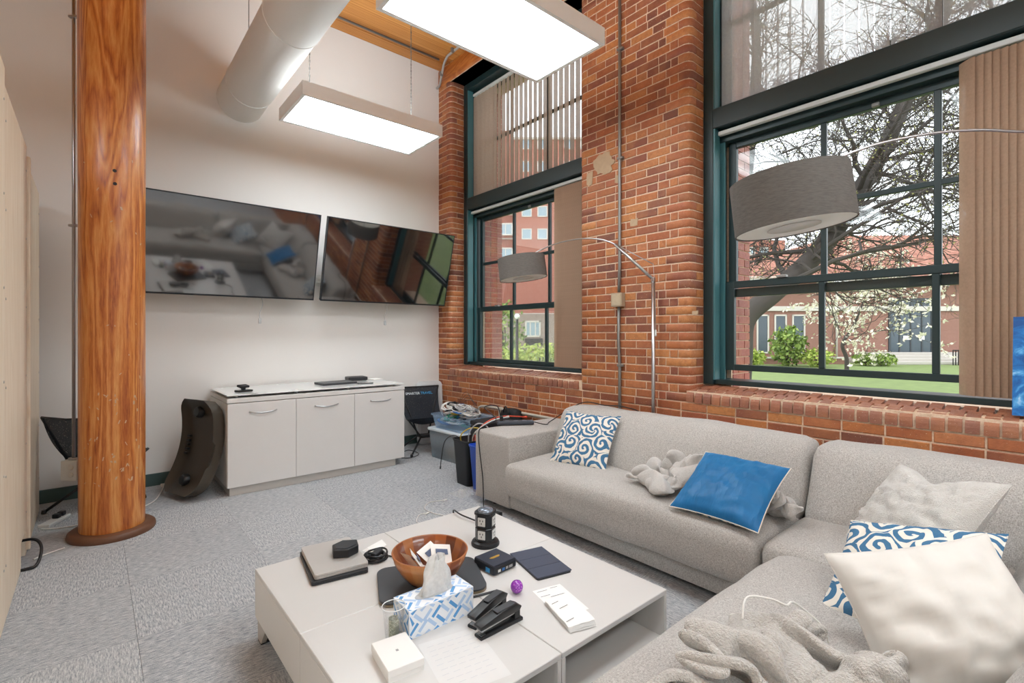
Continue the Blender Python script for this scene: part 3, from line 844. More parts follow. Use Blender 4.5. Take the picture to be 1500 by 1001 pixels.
# ---- televisions
def tv(xa, xb, label):
    yT, yBm, zT, zB = 4.72, 4.94, 2.435, 1.635
    c = Vector(((xa + xb) / 2, (yT + yBm) / 2, (zT + zB) / 2)); w = xb - xa; h = math.hypot(zT - zB, yBm - yT)
    tilt = math.atan2(yBm - yT, zT - zB)
    t = thing('television', label, 'television', c, rot=(tilt, 0, 0), group='wall televisions')
    bm = B(); box(bm, (-w / 2, 0.004, -h / 2), (w / 2, 0.045, h / 2), 0.006, 2); box(bm, (-w * 0.32, 0.045, -h * 0.36), (w * 0.32, 0.075, h * 0.2), 0.01, 2)
    obj('casing', bm, 'black', t)
    bm = B(); e = 0.009
    for lo, hi in (((-w / 2, -h / 2), (w / 2, -h / 2 + e * 1.6)), ((-w / 2, h / 2 - e), (w / 2, h / 2)), ((-w / 2, -h / 2), (-w / 2 + e, h / 2)), ((w / 2 - e, -h / 2), (w / 2, h / 2))):
        box(bm, (lo[0], -0.002, lo[1]), (hi[0], 0.006, hi[1]))
    obj('bezel', bm, M('tv_bezel', '33353a', 0.3, 0.5), t)
    obj('screen', bx((-w / 2 + 0.004, 0.0, -h / 2 + 0.004), (w / 2 - 0.004, 0.004, h / 2 - 0.004)), 'screen', t)
    # wall bracket: arms reach from the tilted back to the wall plate
    inv = mx(c, (tilt, 0, 0)).inverted()
    bm = B()
    for sx in (-0.2, 0.2):
        a = inv @ Vector((c.x + sx, D - 0.004, c.z + 0.14)); b = Vector((sx, 0.06, 0.17)); tube(bm, [a, b], 0.014, 6)
        a = inv @ Vector((c.x + sx, D - 0.004, c.z - 0.2)); b = Vector((sx, 0.06, -0.2)); tube(bm, [a, b], 0.014, 6)
    obj('bracket', bm, 'black', t)
    b2 = xf(bx((c.x - 0.3, D - 0.02, c.z - 0.24), (c.x + 0.3, D - 0.001, c.z + 0.18)), inv); obj('wall_plate', b2, 'black', t)
    # short cable with a plug hanging below
    xx = 0.0 if xb > 2.5 else 0.27
    p0 = Vector((c.x + xx, 4.97, zB + 0.01)); pts = [inv @ p for p in (p0, p0 + Vector((0.012, 0.01, -0.07)), p0 + Vector((-0.012, 0.02, -0.15)), p0 + Vector((-0.01, 0.02, -0.20)))]
    bm = B(); tube(bm, smoothpath(pts, 5), 0.003, 5); cb = obj('cable', bm, 'cable_grey', t)
    q = p0 + Vector((-0.01, 0.02, -0.22)); obj('plug', xf(bx((q.x - 0.012, q.y - 0.009, q.z - 0.025), (q.x + 0.012, q.y + 0.009, q.z + 0.025), 0.004), inv), 'cable_grey', t)
    return t
tv(0.19, 1.652, 'wide black television tilted down from the wall beside the timber column')
tv(1.718, 3.17, 'wide black television tilted down from the wall next to the brick corner')
# little white adapter seen in the gap between the two
t = thing('wall_outlet', 'small white outlet plate on the wall between the two televisions', 'outlet', (1.79, D, 1.86))
obj('plate', bx((-0.035, -0.008, -0.06), (0.035, 0, 0.06), 0.003), M('outlet_face'), t); obj('adapter', bx((-0.025, -0.05, -0.02), (0.025, -0.008, 0.02), 0.004), M('outlet_face'), t)
# ---- conduit down the pier with junction box
pc = onx(909.5, 440)
t = thing('pier_conduit', 'steel conduit with a square junction box running down the brick pier', 'conduit', (W - 0.02, pc.y, 1.5), world=True)
yy = onx(910, 300).y
bm = B(); tube(bm, [(W - 0.02, yy, 0.05), (W - 0.02, yy, 1.05), (W - 0.02, yy + 0.012, 1.25), (W - 0.02, yy + 0.008, 1.52)], 0.0125, 8); obj('lower_pipe', bm, 'pipe', t)
bm = B(); tube(bm, [(W - 0.02, yy + 0.008, 1.64), (W - 0.02, yy, 1.85), (W - 0.02, yy, 3.0), (W - 0.02, yy, 4.21)], 0.0125, 8); obj('upper_pipe', bm, 'pipe', t)
zc = onx(905, 440).z
bq = obj('junction_box', bx((W - 0.055, yy - 0.042, zc - 0.055), (W - 0.002, yy + 0.062, zc + 0.055), 0.004, 2), M('box_paint', 'a8957c', 0.6, var=0.12), t)
obj('cover_plate', bx((W - 0.058, yy - 0.03, zc - 0.045), (W - 0.0551, yy + 0.05, zc + 0.045), 0.001), M('box_paint2', 'b8a68c', 0.6, var=0.15, nscale=40), bq)
for z in (1.05, 2.72, 3.6): obj('strap', bx((W - 0.035, yy - 0.035, z - 0.01), (W - 0.003, yy + 0.02, z + 0.01), 0.003), 'pipe', t)
# pipe low along the wall
t = thing('wall_pipe', 'grey pipe running low along the brick wall behind the sofa arm', 'pipe', (W - 0.03, 3.6, 0.52), world=True)
bm = B(); tube(bm, smoothpath([(W - 0.03, 4.35, 0.30), (W - 0.03, 4.33, 0.46), (W - 0.03, 4.22, 0.522), (W - 0.03, 3.6, 0.522), (W - 0.03, 1.2, 0.515)], 6), 0.014, 8); obj('upper_run', bm, M('pipe_paint', 'c2b9ac', 0.5), t)
bm = B(); tube(bm, [(W - 0.03, 4.35, 0.42), (W - 0.03, 1.2, 0.405)], 0.014, 8); obj('lower_run', bm, M('pipe_paint'), t)
for y in (3.95, 3.0, 2.0): obj('strap', bx((W - 0.05, y - 0.012, 0.385), (W - 0.002, y + 0.012, 0.545), 0.003), M('pipe_paint'), t)
# ---- conduit on the ceiling
t = thing('ceiling_conduit', 'thin grey conduit clipped along the wooden ceiling boards and bent down onto the wall plate', 'conduit', (1.5, 4.95, CEIL - 0.03), world=True)
bm = B(); tube(bm, [(-2.0, 4.95, CEIL - 0.022), (3.10, 4.95, CEIL - 0.022)], 0.012, 8); obj('straight_pipe', bm, 'pipe', t)
bm = B(); tube(bm, smoothpath([(3.12, 3.3, CEIL - 0.035), (3.12, 4.6, CEIL - 0.035), (3.13, 4.85, CEIL - 0.05), (3.18, 5.02, CEIL - 0.16), (3.215, 5.12, CEIL - 0.22), (3.215, 5.185, CEIL - 0.235)], 6), 0.014, 8); obj('bent_pipe', bm, M('pipe_light', 'b9b8b4', 0.4, 0.4), t)
for p in ((3.10, 4.66, CEIL - 0.06), (3.165, 5.0, CEIL - 0.17)): obj('clamp', bx((p[0] - 0.02, p[1] - 0.012, p[2]), (p[0] + 0.02, p[1] + 0.012, p[2] + 0.05), 0.003), 'pipe', t)
# ---- pale wood booths along the left
def booth(ya, yb, z1, label, notch=None):
    t = thing('wood_booth', label, 'booth', (-0.3, (ya + yb) / 2, 0), world=True)
    x = -0.3
    return t
t = booth(1.0, 4.10, 2.42, 'tall pale wood booth with screwed side panels and a cable notch at floor level')
def panel(t, ya, yb, z1, th=0.022, notch=False, nm='side_panel'):
    bm = B()
    if notch:
        poly = [(ya, 0.004), (yb - 0.30, 0.004), (yb - 0.30, 0.15), (yb - 0.07, 0.15), (yb - 0.07, 0.004), (yb, 0.004), (yb, z1), (ya, z1)]
    else: poly = [(ya, 0.004), (yb, 0.004), (yb, z1), (ya, z1)]
    a = [bm.verts.new((-0.3, y, z)) for y, z in poly]; b = [bm.verts.new((-0.3 - th, y, z)) for y, z in poly]
    bm.faces.new(a); bm.faces.new(b[::-1]); n = len(poly)
    for i in range(n): bm.faces.new((a[i], b[i], b[(i + 1) % n], a[(i + 1) % n]))
    bmesh.ops.recalc_face_normals(bm, faces=bm.faces)
    o = obj(nm, bm, 'palewood', t)
    for y in (ya + 0.03, yb - 0.03):
        for k in range(6):
            z = 0.25 + k * (z1 - 0.4) / 5
            b_ = B(); lathe(b_, [(0.006, 0), (0.006, 0.0015), (0.003, 0.002)], 8); xf(b_, mx((-0.3, y, z), (0, PI / 2, 0))); obj('screw', b_, 'metal', o)
panel(t, 1.0, 3.146, 2.495); panel(t, 3.15, 4.10, 2.418, notch=True)
obj('top_panel', bx((-1.4, 1.0, 2.38), (-0.324, 4.08, 2.405)), 'palewood', t); obj('end_panel', bx((-1.4, 4.078, 0.004), (-0.324, 4.10, 2.38)), 'palewood', t); obj('end_panel', bx((-1.4, 1.0, 0.004), (-0.324, 1.022, 2.38)), 'palewood', t)
obj('rear_panel', bx((-1.422, 1.0, 0.004), (-1.4, 4.10, 2.405)), 'palewood', t)
t = booth(4.16, 5.0, 2.33, 'shorter pale wood booth standing between the tall booth and the white wall')
panel(t, 4.17, 5.0, 2.33)
obj('corner_post', bx((-0.32, 4.125, 0.004), (-0.285, 4.165, 2.37), 0.008, 3), 'palewood', t)
obj('top_panel', bx((-1.4, 4.17, 2.305), (-0.324, 5.0, 2.33)), 'palewood', t); obj('end_panel', bx((-1.4, 4.978, 0.004), (-0.324, 5.0, 2.305)), 'palewood', t); obj('rear_panel', bx((-1.422, 4.17, 0.004), (-1.4, 5.0, 2.33)), 'palewood', t)
# ================================================================== furniture
def rbox(lo, hi, r, cuts=(10, 10, 4), bulge=0.0, shear=None, wr=0.0, seed=0, wscale=6.0, side=0.0):
    """upholstered block: rounded box with a crowned top, optional lean and small wrinkles"""
    lo, hi = Vector(lo), Vector(hi); bm = B(); c = (lo + hi) / 2; hs = (hi - lo) / 2
    nx, ny, nz = cuts; idx = {}
    def vert(i, j, k):
        key = (i, j, k)
        if key not in idx:
            def rem(q, n, h):   # denser rows near the rounded ends
                s = 2 * q / n - 1; return s
            p = Vector((rem(i, nx, 0) * hs.x, rem(j, ny, 0) * hs.y, rem(k, nz, 0) * hs.z))
            # snap second rows to the radius
            for ax, q, n in ((0, i, nx), (1, j, ny), (2, k, nz)):
                h = hs[ax]; rr = min(r, h * 0.98)
                e = {0: -h, 1: -h + rr * 0.3, 2: -h + rr, n: h, n - 1: h - rr * 0.3, n - 2: h - rr}
                if q in e and n >= 4: p[ax] = e[q]
                elif n >= 6:
                    p[ax] = (-h + rr) + (2 * (h - rr)) * (q - 2) / (n - 4)
            inner = Vector([max(-(hs[a] - min(r, hs[a] * 0.98)), min(hs[a] - min(r, hs[a] * 0.98), p[a])) for a in range(3)])
            d = p - inner
            if d.length > 1e-9: p = inner + d.normalized() * min(r, max(abs(d.x), abs(d.y), abs(d.z)))
            u, v, w = p.x / hs.x, p.y / hs.y, p.z / hs.z
            crown = max(0, 1 - u * u) * max(0, 1 - v * v)
            if p.z > 0: p.z += bulge * crown ** 0.6 * w
            if side:
                p.x += side * (1 if p.x > 0 else -1) * abs(u) * max(0, 1 - v * v) * max(0, 1 - w * w)
            if wr:
                q = (p + c) * wscale + Vector((seed, seed * 1.7, 0))
                n3 = Vector((noise.noise(q), noise.noise(q + Vector((9, 0, 0))), noise.noise(q + Vector((0, 9, 0)))))
                p += n3 * wr
            p = p + c
            if shear: p = shear(p)
            idx[key] = bm.verts.new(p)
        return idx[key]
    for a, b, fix, n1, n2 in (('i', 'j', 'k', nx, ny), ('i', 'k', 'j', nx, nz), ('j', 'k', 'i', ny, nz)):
        for side_ in (0, 1):
            for p in range(n1):
                for q in range(n2):
                    qs = []
                    for dp, dq in ((0, 0), (1, 0), (1, 1), (0, 1)):
                        d = {a: p + dp, b: q + dq, fix: (0 if side_ == 0 else {'i': nx, 'j': ny, 'k': nz}[fix])}
                        qs.append(vert(d['i'], d['j'], d['k']))
                    try: bm.faces.new(qs).smooth = True
                    except ValueError: pass
    bmesh.ops.recalc_face_normals(bm, faces=bm.faces)
    return bm
# ---- corner sofa
SX0, SX1 = 2.26, 3.12
t = thing('corner_sofa', 'light grey tweed corner sofa along the brick wall', 'sofa', (2.6, 1.5, 0), world=True)
sofa = t
obj('base', rbox((SX0 + 0.01, 0.86, 0.05), (SX1, 2.69, 0.20), 0.02, (6, 18, 4)), 'sofa', t, True)
obj('return_base', rbox((0.32, -0.16, 0.05), (SX1, 0.83, 0.20), 0.02, (18, 8, 4)), 'sofa', t, True)
obj('arm', rbox((SX0, 2.675, 0.045), (SX1, 3.085, 0.560), 0.018, (8, 8, 8), bulge=0.006, wr=0.003, wscale=4), 'sofa', t, True)
obj('back_frame', rbox((2.99, -0.16, 0.05), (SX1, 2.69, 0.66), 0.03, (4, 20, 8)), 'sofa', t, True)
obj('return_back_frame', rbox((0.32, -0.20, 0.05), (2.99, -0.08, 0.66), 0.03, (20, 4, 8)), 'sofa', t, True)
def sag(p):
    z = p.z
    if z > 0.30: p.z -= 0.012 * math.sin(p.y * 3.1) * math.sin(p.x * 4)
    # the front roll bulges out and down
    return p
obj('seat_cushion', rbox((2.195, 0.935, 0.155), (2.80, 2.672, 0.395), 0.055, (12, 26, 8), 0.022, sag, 0.007, 3, 5), 'sofa', t, True)
obj('seat_cushion', rbox((2.205, 0.13, 0.17), (2.80, 0.93, 0.392), 0.05, (12, 12, 8), 0.02, None, 0.006, 5), 'sofa', t, True)
obj('seat_cushion', rbox((0.33, 0.13, 0.17), (2.20, 0.845, 0.415), 0.07, (24, 12, 8), 0.022, sag, 0.009, 8, 5), 'sofa', t, True)
def lean(p):
    k = max(0, (p.z - 0.36)); p = p.copy(); p.x += 0.42 * k
    return p
def leany(p):
    k = max(0, (p.z - 0.36)); p = p.copy(); p.y -= 0.42 * k
    return p
obj('back_cushion', rbox((2.655, 0.93, 0.33), (2.925, 2.70, 0.735), 0.075, (8, 26, 10), 0.014, lean, 0.010, 1, 4, side=0.03), 'sofa', t, True)
obj('back_cushion', rbox((2.66, -0.02, 0.33), (2.93, 0.922, 0.735), 0.07, (8, 16, 10), 0.012, lean, 0.009, 2, 4, side=0.02), 'sofa', t, True)
obj('back_cushion', rbox((0.36, -0.06, 0.33), (1.62, 0.185, 0.735), 0.075, (20, 8, 10), 0.012, leany, 0.010, 6, 4), 'sofa', t, True)
obj('back_cushion', rbox((1.63, -0.06, 0.33), (2.70, 0.185, 0.735), 0.075, (20, 8, 10), 0.012, leany, 0.010, 9, 4), 'sofa', t, True)
for (x, y) in ((2.36, 2.95), (3.02, 2.95), (2.36, 1.0), (3.02, -0.05), (0.45, -0.05), (0.45, 0.7)):
    b_ = B(); lathe(b_, [(0.02, 0), (0.028, 0.052)], 12, c=(x, y, 0)); obj('foot', b_, 'blackm', t)
# ---- coffee table of four quarters
TX0, TX1, TY0, TY1, TZ = 0.524, 1.712, 1.065, 2.30, 0.30
t = thing('coffee_table', 'low square white coffee table of four quarters with open shelves', 'table', ((TX0 + TX1) / 2, (TY0 + TY1) / 2, 0), world=True)
mxx, myy = (TX0 + TX1) / 2, (TY0 + TY1) / 2 + 0.02
for (xa, xb) in ((TX0, mxx), (mxx, TX1)):
    for (ya, yb, near) in ((TY0, myy, True), (myy, TY1, False)):
        g = 0.0012
        obj('tabletop', bx((xa + g, ya + g, TZ - 0.02), (xb - g, yb - g, TZ), 0.002), 'whitetop', t)
        obj('side_panel', bx((xa + g, ya + 0.002, 0.10), (xa + 0.018, yb - 0.002, TZ - 0.0205), 0.001), 'white', t)
        obj('side_panel', bx((xb - 0.018, ya + 0.002, 0.10), (xb - g, yb - 0.002, TZ - 0.0205), 0.001), 'white', t)
        obj('shelf', bx((xa + 0.0185, ya + 0.004, 0.10), (xb - 0.0185, yb - 0.004, 0.118), 0.001), 'white', t)
        yk = yb - 0.03 if near else ya + 0.012
        obj('back_panel', bx((xa + 0.0185, yk, 0.1185), (xb - 0.0185, yk + 0.014, TZ - 0.0205)), 'white', t)
for (x, y, sx, sy) in ((TX0 + 0.01, TY1 - 0.01, 1, -1), (TX1 - 0.01, TY1 - 0.01, -1, -1), (TX0 + 0.01, TY0 + 0.01, 1, 1), (TX1 - 0.01, TY0 + 0.01, -1, 1)):
    b_ = B()
    top = [(0, 0), (0.13, 0), (0.13, 0.02), (0.02, 0.02), (0.02, 0.13), (0, 0.13)]; bot = [(0.0, 0.0), (0.05, 0.0), (0.05, 0.02), (0.02, 0.02), (0.02, 0.05), (0.0, 0.05)]
    a = [b_.verts.new((x + sx * p, y + sy * q, 0.10)) for p, q in top]; b = [b_.verts.new((x + sx * p, y + sy * q, 0.004)) for p, q in bot]
    b_.faces.new(a); b_.faces.new(b[::-1])
    for i in range(6): b_.faces.new((a[i], b[i], b[(i + 1) % 6], a[(i + 1) % 6]))
    bmesh.ops.recalc_face_normals(b_, faces=b_.faces)
    lg = obj('leg', b_, M('leg_satin', 'b7b0a8', 0.4), t)
    obj('glide', bx((min(x, x + sx * 0.05), min(y, y + sy * 0.05), 0.0), (max(x, x + sx * 0.05), max(y, y + sy * 0.05), 0.005)), 'black', lg)
# ---- credenza
KX0, KX1, KY0, KY1 = 0.812, 2.372, 4.43, 5.165
t = thing('credenza', 'white three-door credenza with a raised glass top below the televisions', 'cabinet', ((KX0 + KX1) / 2, (KY0 + KY1) / 2, 0), world=True)
obj('plinth', bx((KX0 + 0.02, KY0 + 0.026, 0.0), (KX1 - 0.085, KY1 - 0.03, 0.07)), M('plinth_grey', 'c4c0ba', 0.45), t)
obj('body', bx((KX0, KY0 + 0.02, 0.068), (KX1, KY1, 0.742), 0.002), 'cabwhite', t)
obj('top_slab', bx((KX0 - 0.002, KY0, 0.748), (KX1 + 0.002, KY1, 0.783), 0.002), 'cabwhite', t)
xs = [KX0, KX0 + 0.545, KX0 + 1.065, KX1]
xs = [KX0, ony(434, 650, KY0).x, ony(519.5, 640, KY0).x, KX1]
for i in range(3):
    d = obj('door', bx((xs[i] + 0.0015, KY0, 0.07), (xs[i + 1] - 0.0015, KY0 + 0.019, 0.742), 0.002), 'cabwhite', t)
    xm = (xs[i] + xs[i + 1]) / 2; zz = 0.668; w = 0.105
    b_ = B(); pts = []
    for k in range(13):
        u = k / 12 * 2 - 1; pts.append((xm + u * w, KY0 - 0.003 - 0.026 * (1 - u * u), zz - 0.012 * (1 - u * u)))
    tube(b_, pts, 0.0055, 8); obj('handle', b_, 'metal', d)
obj('glass_top', bx((KX0 + 0.0, KY0 + 0.012, 0.803), (KX1 - 0.0, KY1 - 0.005, 0.812), 0.001), M('back_painted_glass', 'e9ecea', 0.08, var=0.01), t)
for i in range(4):
    for y in (KY0 + 0.07, KY1 - 0.08):
        x = KX0 + 0.08 + i * (KX1 - KX0 - 0.16) / 3
        b_ = B(); lathe(b_, [(0.012, 0.783), (0.012, 0.803)], 12, c=(x, y, 0)); lathe(b_, [(0.011, 0.8115), (0.011, 0.8122)], 12, c=(x, y, 0)); obj('standoff', b_, 'metal', t)
# things on the credenza
KZ = 0.812
c = onz(357, 574, KZ)
t = thing('phone_dock', 'small black phone dock on the column end of the credenza', 'dock', (c.x, c.y, KZ), 0.3)
obj('foot', bx((-0.06, -0.04, 0), (0.06, 0.04, 0.016), 0.006, 2), 'black', t); obj('rest', xf(bx((-0.04, -0.03, 0.0), (0.04, 0.03, 0.02), 0.005, 2), mx((0.0, 0.01, 0.036), (0.15, 0, 0))), 'blackm', t); obj('neck', bx((-0.012, -0.008, 0.014), (0.012, 0.022, 0.037)), 'black', t)
c = onz(371, 577, KZ)
t = thing('usb_stick', 'little clear memory stick lying beside the phone dock', 'memory stick', (c.x, c.y, KZ), 0.2)
obj('stick_body', bx((-0.022, -0.008, 0), (0.022, 0.008, 0.008), 0.002), M('stick_grey', 'b8bab9', 0.3), t); obj('connector', bx((0.022, -0.006, 0.0015), (0.034, 0.006, 0.006)), 'metal', t)
def laptop(name, label, loc, rz, w, d, h, mat, group=None, cat='laptop', ports=False):
    t = thing(name, label, cat, loc, rz, group)
    bm = B(); prism(bm, rrect(w, d, 0.012, 4), 0.0015, h * 0.52); obj('base', bm, mat, t)
    bm = B(); prism(bm, rrect(w, d, 0.012, 4), h * 0.56, h); bevel_all(bm, 0.0015, 2, 50); obj('lid', bm, mat, t)
    obj('hinge', bx((-w * 0.4, d / 2 - 0.012, h * 0.3), (w * 0.4, d / 2 - 0.002, h * 0.56)), 'black', t)
    for sx in (-1, 1):
        for sy in (-1, 1): obj('foot_pad', bx((sx * (w / 2 - 0.03) - 0.01, sy * (d / 2 - 0.03) - 0.004, 0), (sx * (w / 2 - 0.03) + 0.01, sy * (d / 2 - 0.03) + 0.004, 0.0016)), 'black', t)
    if ports:
        for k in range(6): obj('port', bx((-w / 2 + 0.03 + k * 0.035, -d / 2 - 0.0006, h * 0.16), (-w / 2 + 0.05 + k * 0.035, -d / 2 + 0.001, h * 0.4)), 'black', t)
    return t
M('slate', '45474b', 0.45, 0.2, var=0.05); M('slate2', '2b2d31', 0.4, 0.1); M('silver', 'c3beb9', 0.38, 0.35, var=0.03)
c = onz(492, 562.5, KZ); laptop('laptop', 'closed dark grey laptop lying on the credenza', (c.x, c.y, KZ), 0.05, 0.34, 0.235, 0.02, 'slate')
c = onz(523, 557.5, KZ)
t = thing('external_drive', 'black box shaped drive near the wall on the credenza', 'drive', (c.x, c.y + 0.02, KZ), -0.1)
obj('casing', bx((-0.1, -0.075, 0.003), (0.1, 0.075, 0.04), 0.008, 2), 'slate2', t); obj('top_plate', bx((-0.08, -0.06, 0.0401), (0.08, 0.06, 0.042)), 'slate', t)
for sx in (-1, 1): obj('foot_pad', bx((sx * 0.08 - 0.01, -0.05, 0), (sx * 0.08 + 0.01, 0.05, 0.0031)), 'black', t)
c = onz(535, 562, KZ)
t = thing('mobile_phone', 'black mobile phone lying flat on the credenza beside the drive', 'phone', (c.x, c.y, KZ), -0.3)
bm = B(); prism(bm, rrect(0.15, 0.075, 0.01, 4), 0, 0.009); obj('phone_case', bm, 'black', t); obj('phone_screen', bx((-0.068, -0.033, 0.009), (0.068, 0.033, 0.0094)), 'screen', t)
c = onz(549, 555.5, KZ)
t = thing('notepad', 'white paper pad on the credenza beside the drive', 'paper', (c.x, c.y, KZ), 0.1)
obj('pad_sheets', bx((-0.06, -0.08, 0), (0.06, 0.08, 0.006)), 'paper', t); obj('pad_backing', bx((-0.061, -0.081, -0.0), (0.061, 0.081, 0.001)), M('card', 'b6a58c', 0.8), t)
# ---- moulded balance board leaning on the credenza side
t = thing('balance_board', 'dark moulded plastic balance board leaning against the credenza side', 'balance board', (0.625, 4.69, 0), R(20))
nu, nv = 17, 25; bw, bh = 0.46, 0.74
def bpt(u, v, s):
    # u,v in -1..1 ; s=0 front dish, s=1 back
    k = 1 - 0.12 * max(0, abs(v) - 0.55) ** 1.2 / 0.45 - (0.07 * math.sqrt(max(0, 0.0)))
    cr_ = max(0, (abs(v) - 0.7) / 0.3)
    ww = bw / 2 * (1 - 0.38 * cr_ ** 2.4)
    x = u * ww; z = v * bh / 2
    bow = 0.085 * (v * v)                         # rocker: ends come forward
    rim = 0.05 * max(0, (max(abs(u), abs(v) * 0.98) - 0.72) / 0.28) ** 1.5
    if u > 0.6 and abs(v + 0.12) < 0.22: rim *= 0.45   # hand grip cut in the near rim
    y = -bow - (rim if s == 0 else -0.03 + 0.01 * rim)
    return Vector((x, y + (0 if s == 0 else 0.012), z))
bm = B(); G = []
for s in (0, 1): G.append([[bm.verts.new(bpt(2 * i / (nu - 1) - 1, 2 * j / (nv - 1) - 1, s)) for j in range(nv)] for i in range(nu)])
for s in (0, 1):
    for i in range(nu - 1):
        for j in range(nv - 1):
            q = (G[s][i][j], G[s][i + 1][j], G[s][i + 1][j + 1], G[s][i][j + 1]); bm.faces.new(q if s == 0 else q[::-1]).smooth = True
rim = [(i, 0) for i in range(nu)] + [(nu - 1, j) for j in range(1, nv)] + [(i, nv - 1) for i in range(nu - 2, -1, -1)] + [(0, j) for j in range(nv - 2, 0, -1)]
for k in range(len(rim)):
    a, b = rim[k], rim[(k + 1) % len(rim)]; bm.faces.new((G[0][a[0]][a[1]], G[1][a[0]][a[1]], G[1][b[0]][b[1]], G[0][b[0]][b[1]]))
bmesh.ops.recalc_face_normals(bm, faces=bm.faces)
# local x -> world -y direction (near edge), local -y -> faces -x ; leans with top towards +x
MB_ = mx((0.055, 0.0, 0.382), (0, 0.2, 0)) @ mx((0, 0, 0), (0, 0, -PI / 2))
shell = obj('shell', xf(bm, MB_), 'rubber', t, True, angle=40)
for v in (-0.72, 0.74):
    b_ = B(); lathe(b_, [(0.048, 0), (0.046, 0.03), (0.036, 0.042), (0.012, 0.044)], 20, capb=False); xf(b_, MB_ @ mx((0.0 if v > 0 else -0.02, -0.055 if v > 0 else -0.05, v * bh / 2), (PI / 2, 0, 0))); obj('knob', b_, 'black', shell, True, angle=40)
b_ = B()
for k in range(5): box(b_, (-bw / 2 * 0.80, -0.03, -0.08 + k * 0.035), (-bw / 2 * 0.62, -0.006, -0.062 + k * 0.035), 0.004)
obj('grip_rib', xf(b_, MB_), 'black', shell)
# ---- arc floor lamps
def arc_lamp(label, base, z_kink, kink, arm_pts, shade_c, shade_r, shade_h, tilt_axis, tilt, group=None):
    t = thing('arc_lamp', label, 'floor lamp', (base[0], base[1], 0), world=True, group=group)
    b_ = B(); lathe(b_, [(0.06, 0), (0.06, 0.02), (0.05, 0.026)], 32, c=(base[0], base[1], 0)); obj('base', b_, 'metal', t)
    top = Vector((base[0], base[1], z_kink))
    b_ = B(); tube(b_, [(base[0], base[1], 0.025), top], 0.0135, 12); obj('pole', b_, 'metal', t)
    b_ = B(); tube(b_, [top, kink], 0.0115, 12); obj('angled_tube', b_, 'metal', t)
    obj('knuckle', xf(bx((-0.014, -0.014, -0.016), (0.014, 0.014, 0.016), 0.004, 2), mx(top)), 'metal', t)
    pts = smoothpath(arm_pts, 8)
    b_ = B(); tube(b_, pts, 0.0055, 8); obj('arc_arm', b_, 'metal', t)
    st = top + Vector((0, 0, 0.10))
    mid = Vector(kink)
    b_ = B(); tube(b_, [mid, top + (Vector(base).xyz - Vector((mid.x, mid.y, 0))).normalized() * 0.0 + Vector((0, 0, 0.115))], 0.004, 6); obj('brace', b_, 'metal', t)
    b_ = B(); tube(b_, [top + Vector((0, 0, 0.115)), top + Vector((0.004, -0.012, -0.1)), top + Vector((0.004, -0.018, -0.38))], 0.0018, 5); cw = obj('cord', b_, M('cord_silver', 'a9a9a7', 0.4), t)
    b_ = B(); lathe(b_, [(0.004, 0), (0.009, 0.004), (0.006, 0.045), (0.002, 0.05)], 10, c=top + Vector((0.004, -0.018, -0.42))); obj('pull', b_, M('pull_white', 'e0ded8', 0.5), cw)
    # shade, built upright then tilted
    Mm = Matrix.Translation(shade_c) @ Matrix.Rotation(tilt, 4, tilt_axis)
    b_ = B(); r0, r1, h = shade_r * 0.985, shade_r, shade_h
    lathe(b_, [(r1, -h / 2), (r0, h / 2), (r0 - 0.004, h / 2), (r1 - 0.004, -h / 2), (r1, -h / 2)], 56, capb=False, capt=False)
    sh = obj('shade', xf(b_, Mm), 'shade', t, True, angle=40)
    b_ = B(); lathe(b_, [(r1 - 0.0055, -h / 2 + 0.004), (r0 - 0.0055, h / 2 - 0.01)], 56, capb=False, capt=False); obj('lining', xf(b_, Mm), M('lining_white', 'efebe3', 0.8), sh, True)
    b_ = B(); lathe(b_, [(r1 - 0.006, -h / 2 + 0.006), (0.001, -h / 2 + 0.006), (0.001, -h / 2 + 0.009), (r1 - 0.006, -h / 2 + 0.009)], 48, capb=False, capt=False); obj('diffuser_ring', xf(b_, Mm), M('ring_white', 'f2efe8', 0.6), sh, True)
    b_ = B(); lathe(b_, [(0.001, -h / 2 + 0.002), (0.44 * r1, -h / 2 + 0.002), (0.44 * r1, -h / 2 + 0.005), (0.001, -h / 2 + 0.005)], 40, capb=False, capt=False); obj('diffuser_disc', xf(b_, Mm), M('disc_grey', 'd3cfc8', 0.6), sh)
    b_ = B(); tube(b_, [Mm @ Vector((0, 0, -h / 2 + 0.01)), Mm @ Vector((0, 0, h / 2 - 0.02)), arm_pts[-1]], 0.006, 8); obj('socket_stem', b_, 'metal', sh)
    b_ = B()
    for k in range(3):
        a = 2 * PI * k / 3 + 0.4; tube(b_, [Mm @ Vector((0, 0, h / 2 - 0.015)), Mm @ Vector((r0 - 0.004, 0, h / 2 - 0.01)) if k == 0 else Mm @ Vector(((r0 - 0.004) * math.cos(a), (r0 - 0.004) * math.sin(a), h / 2 - 0.01))], 0.0025, 5)
    obj('spider', b_, 'metal', sh)
    return t
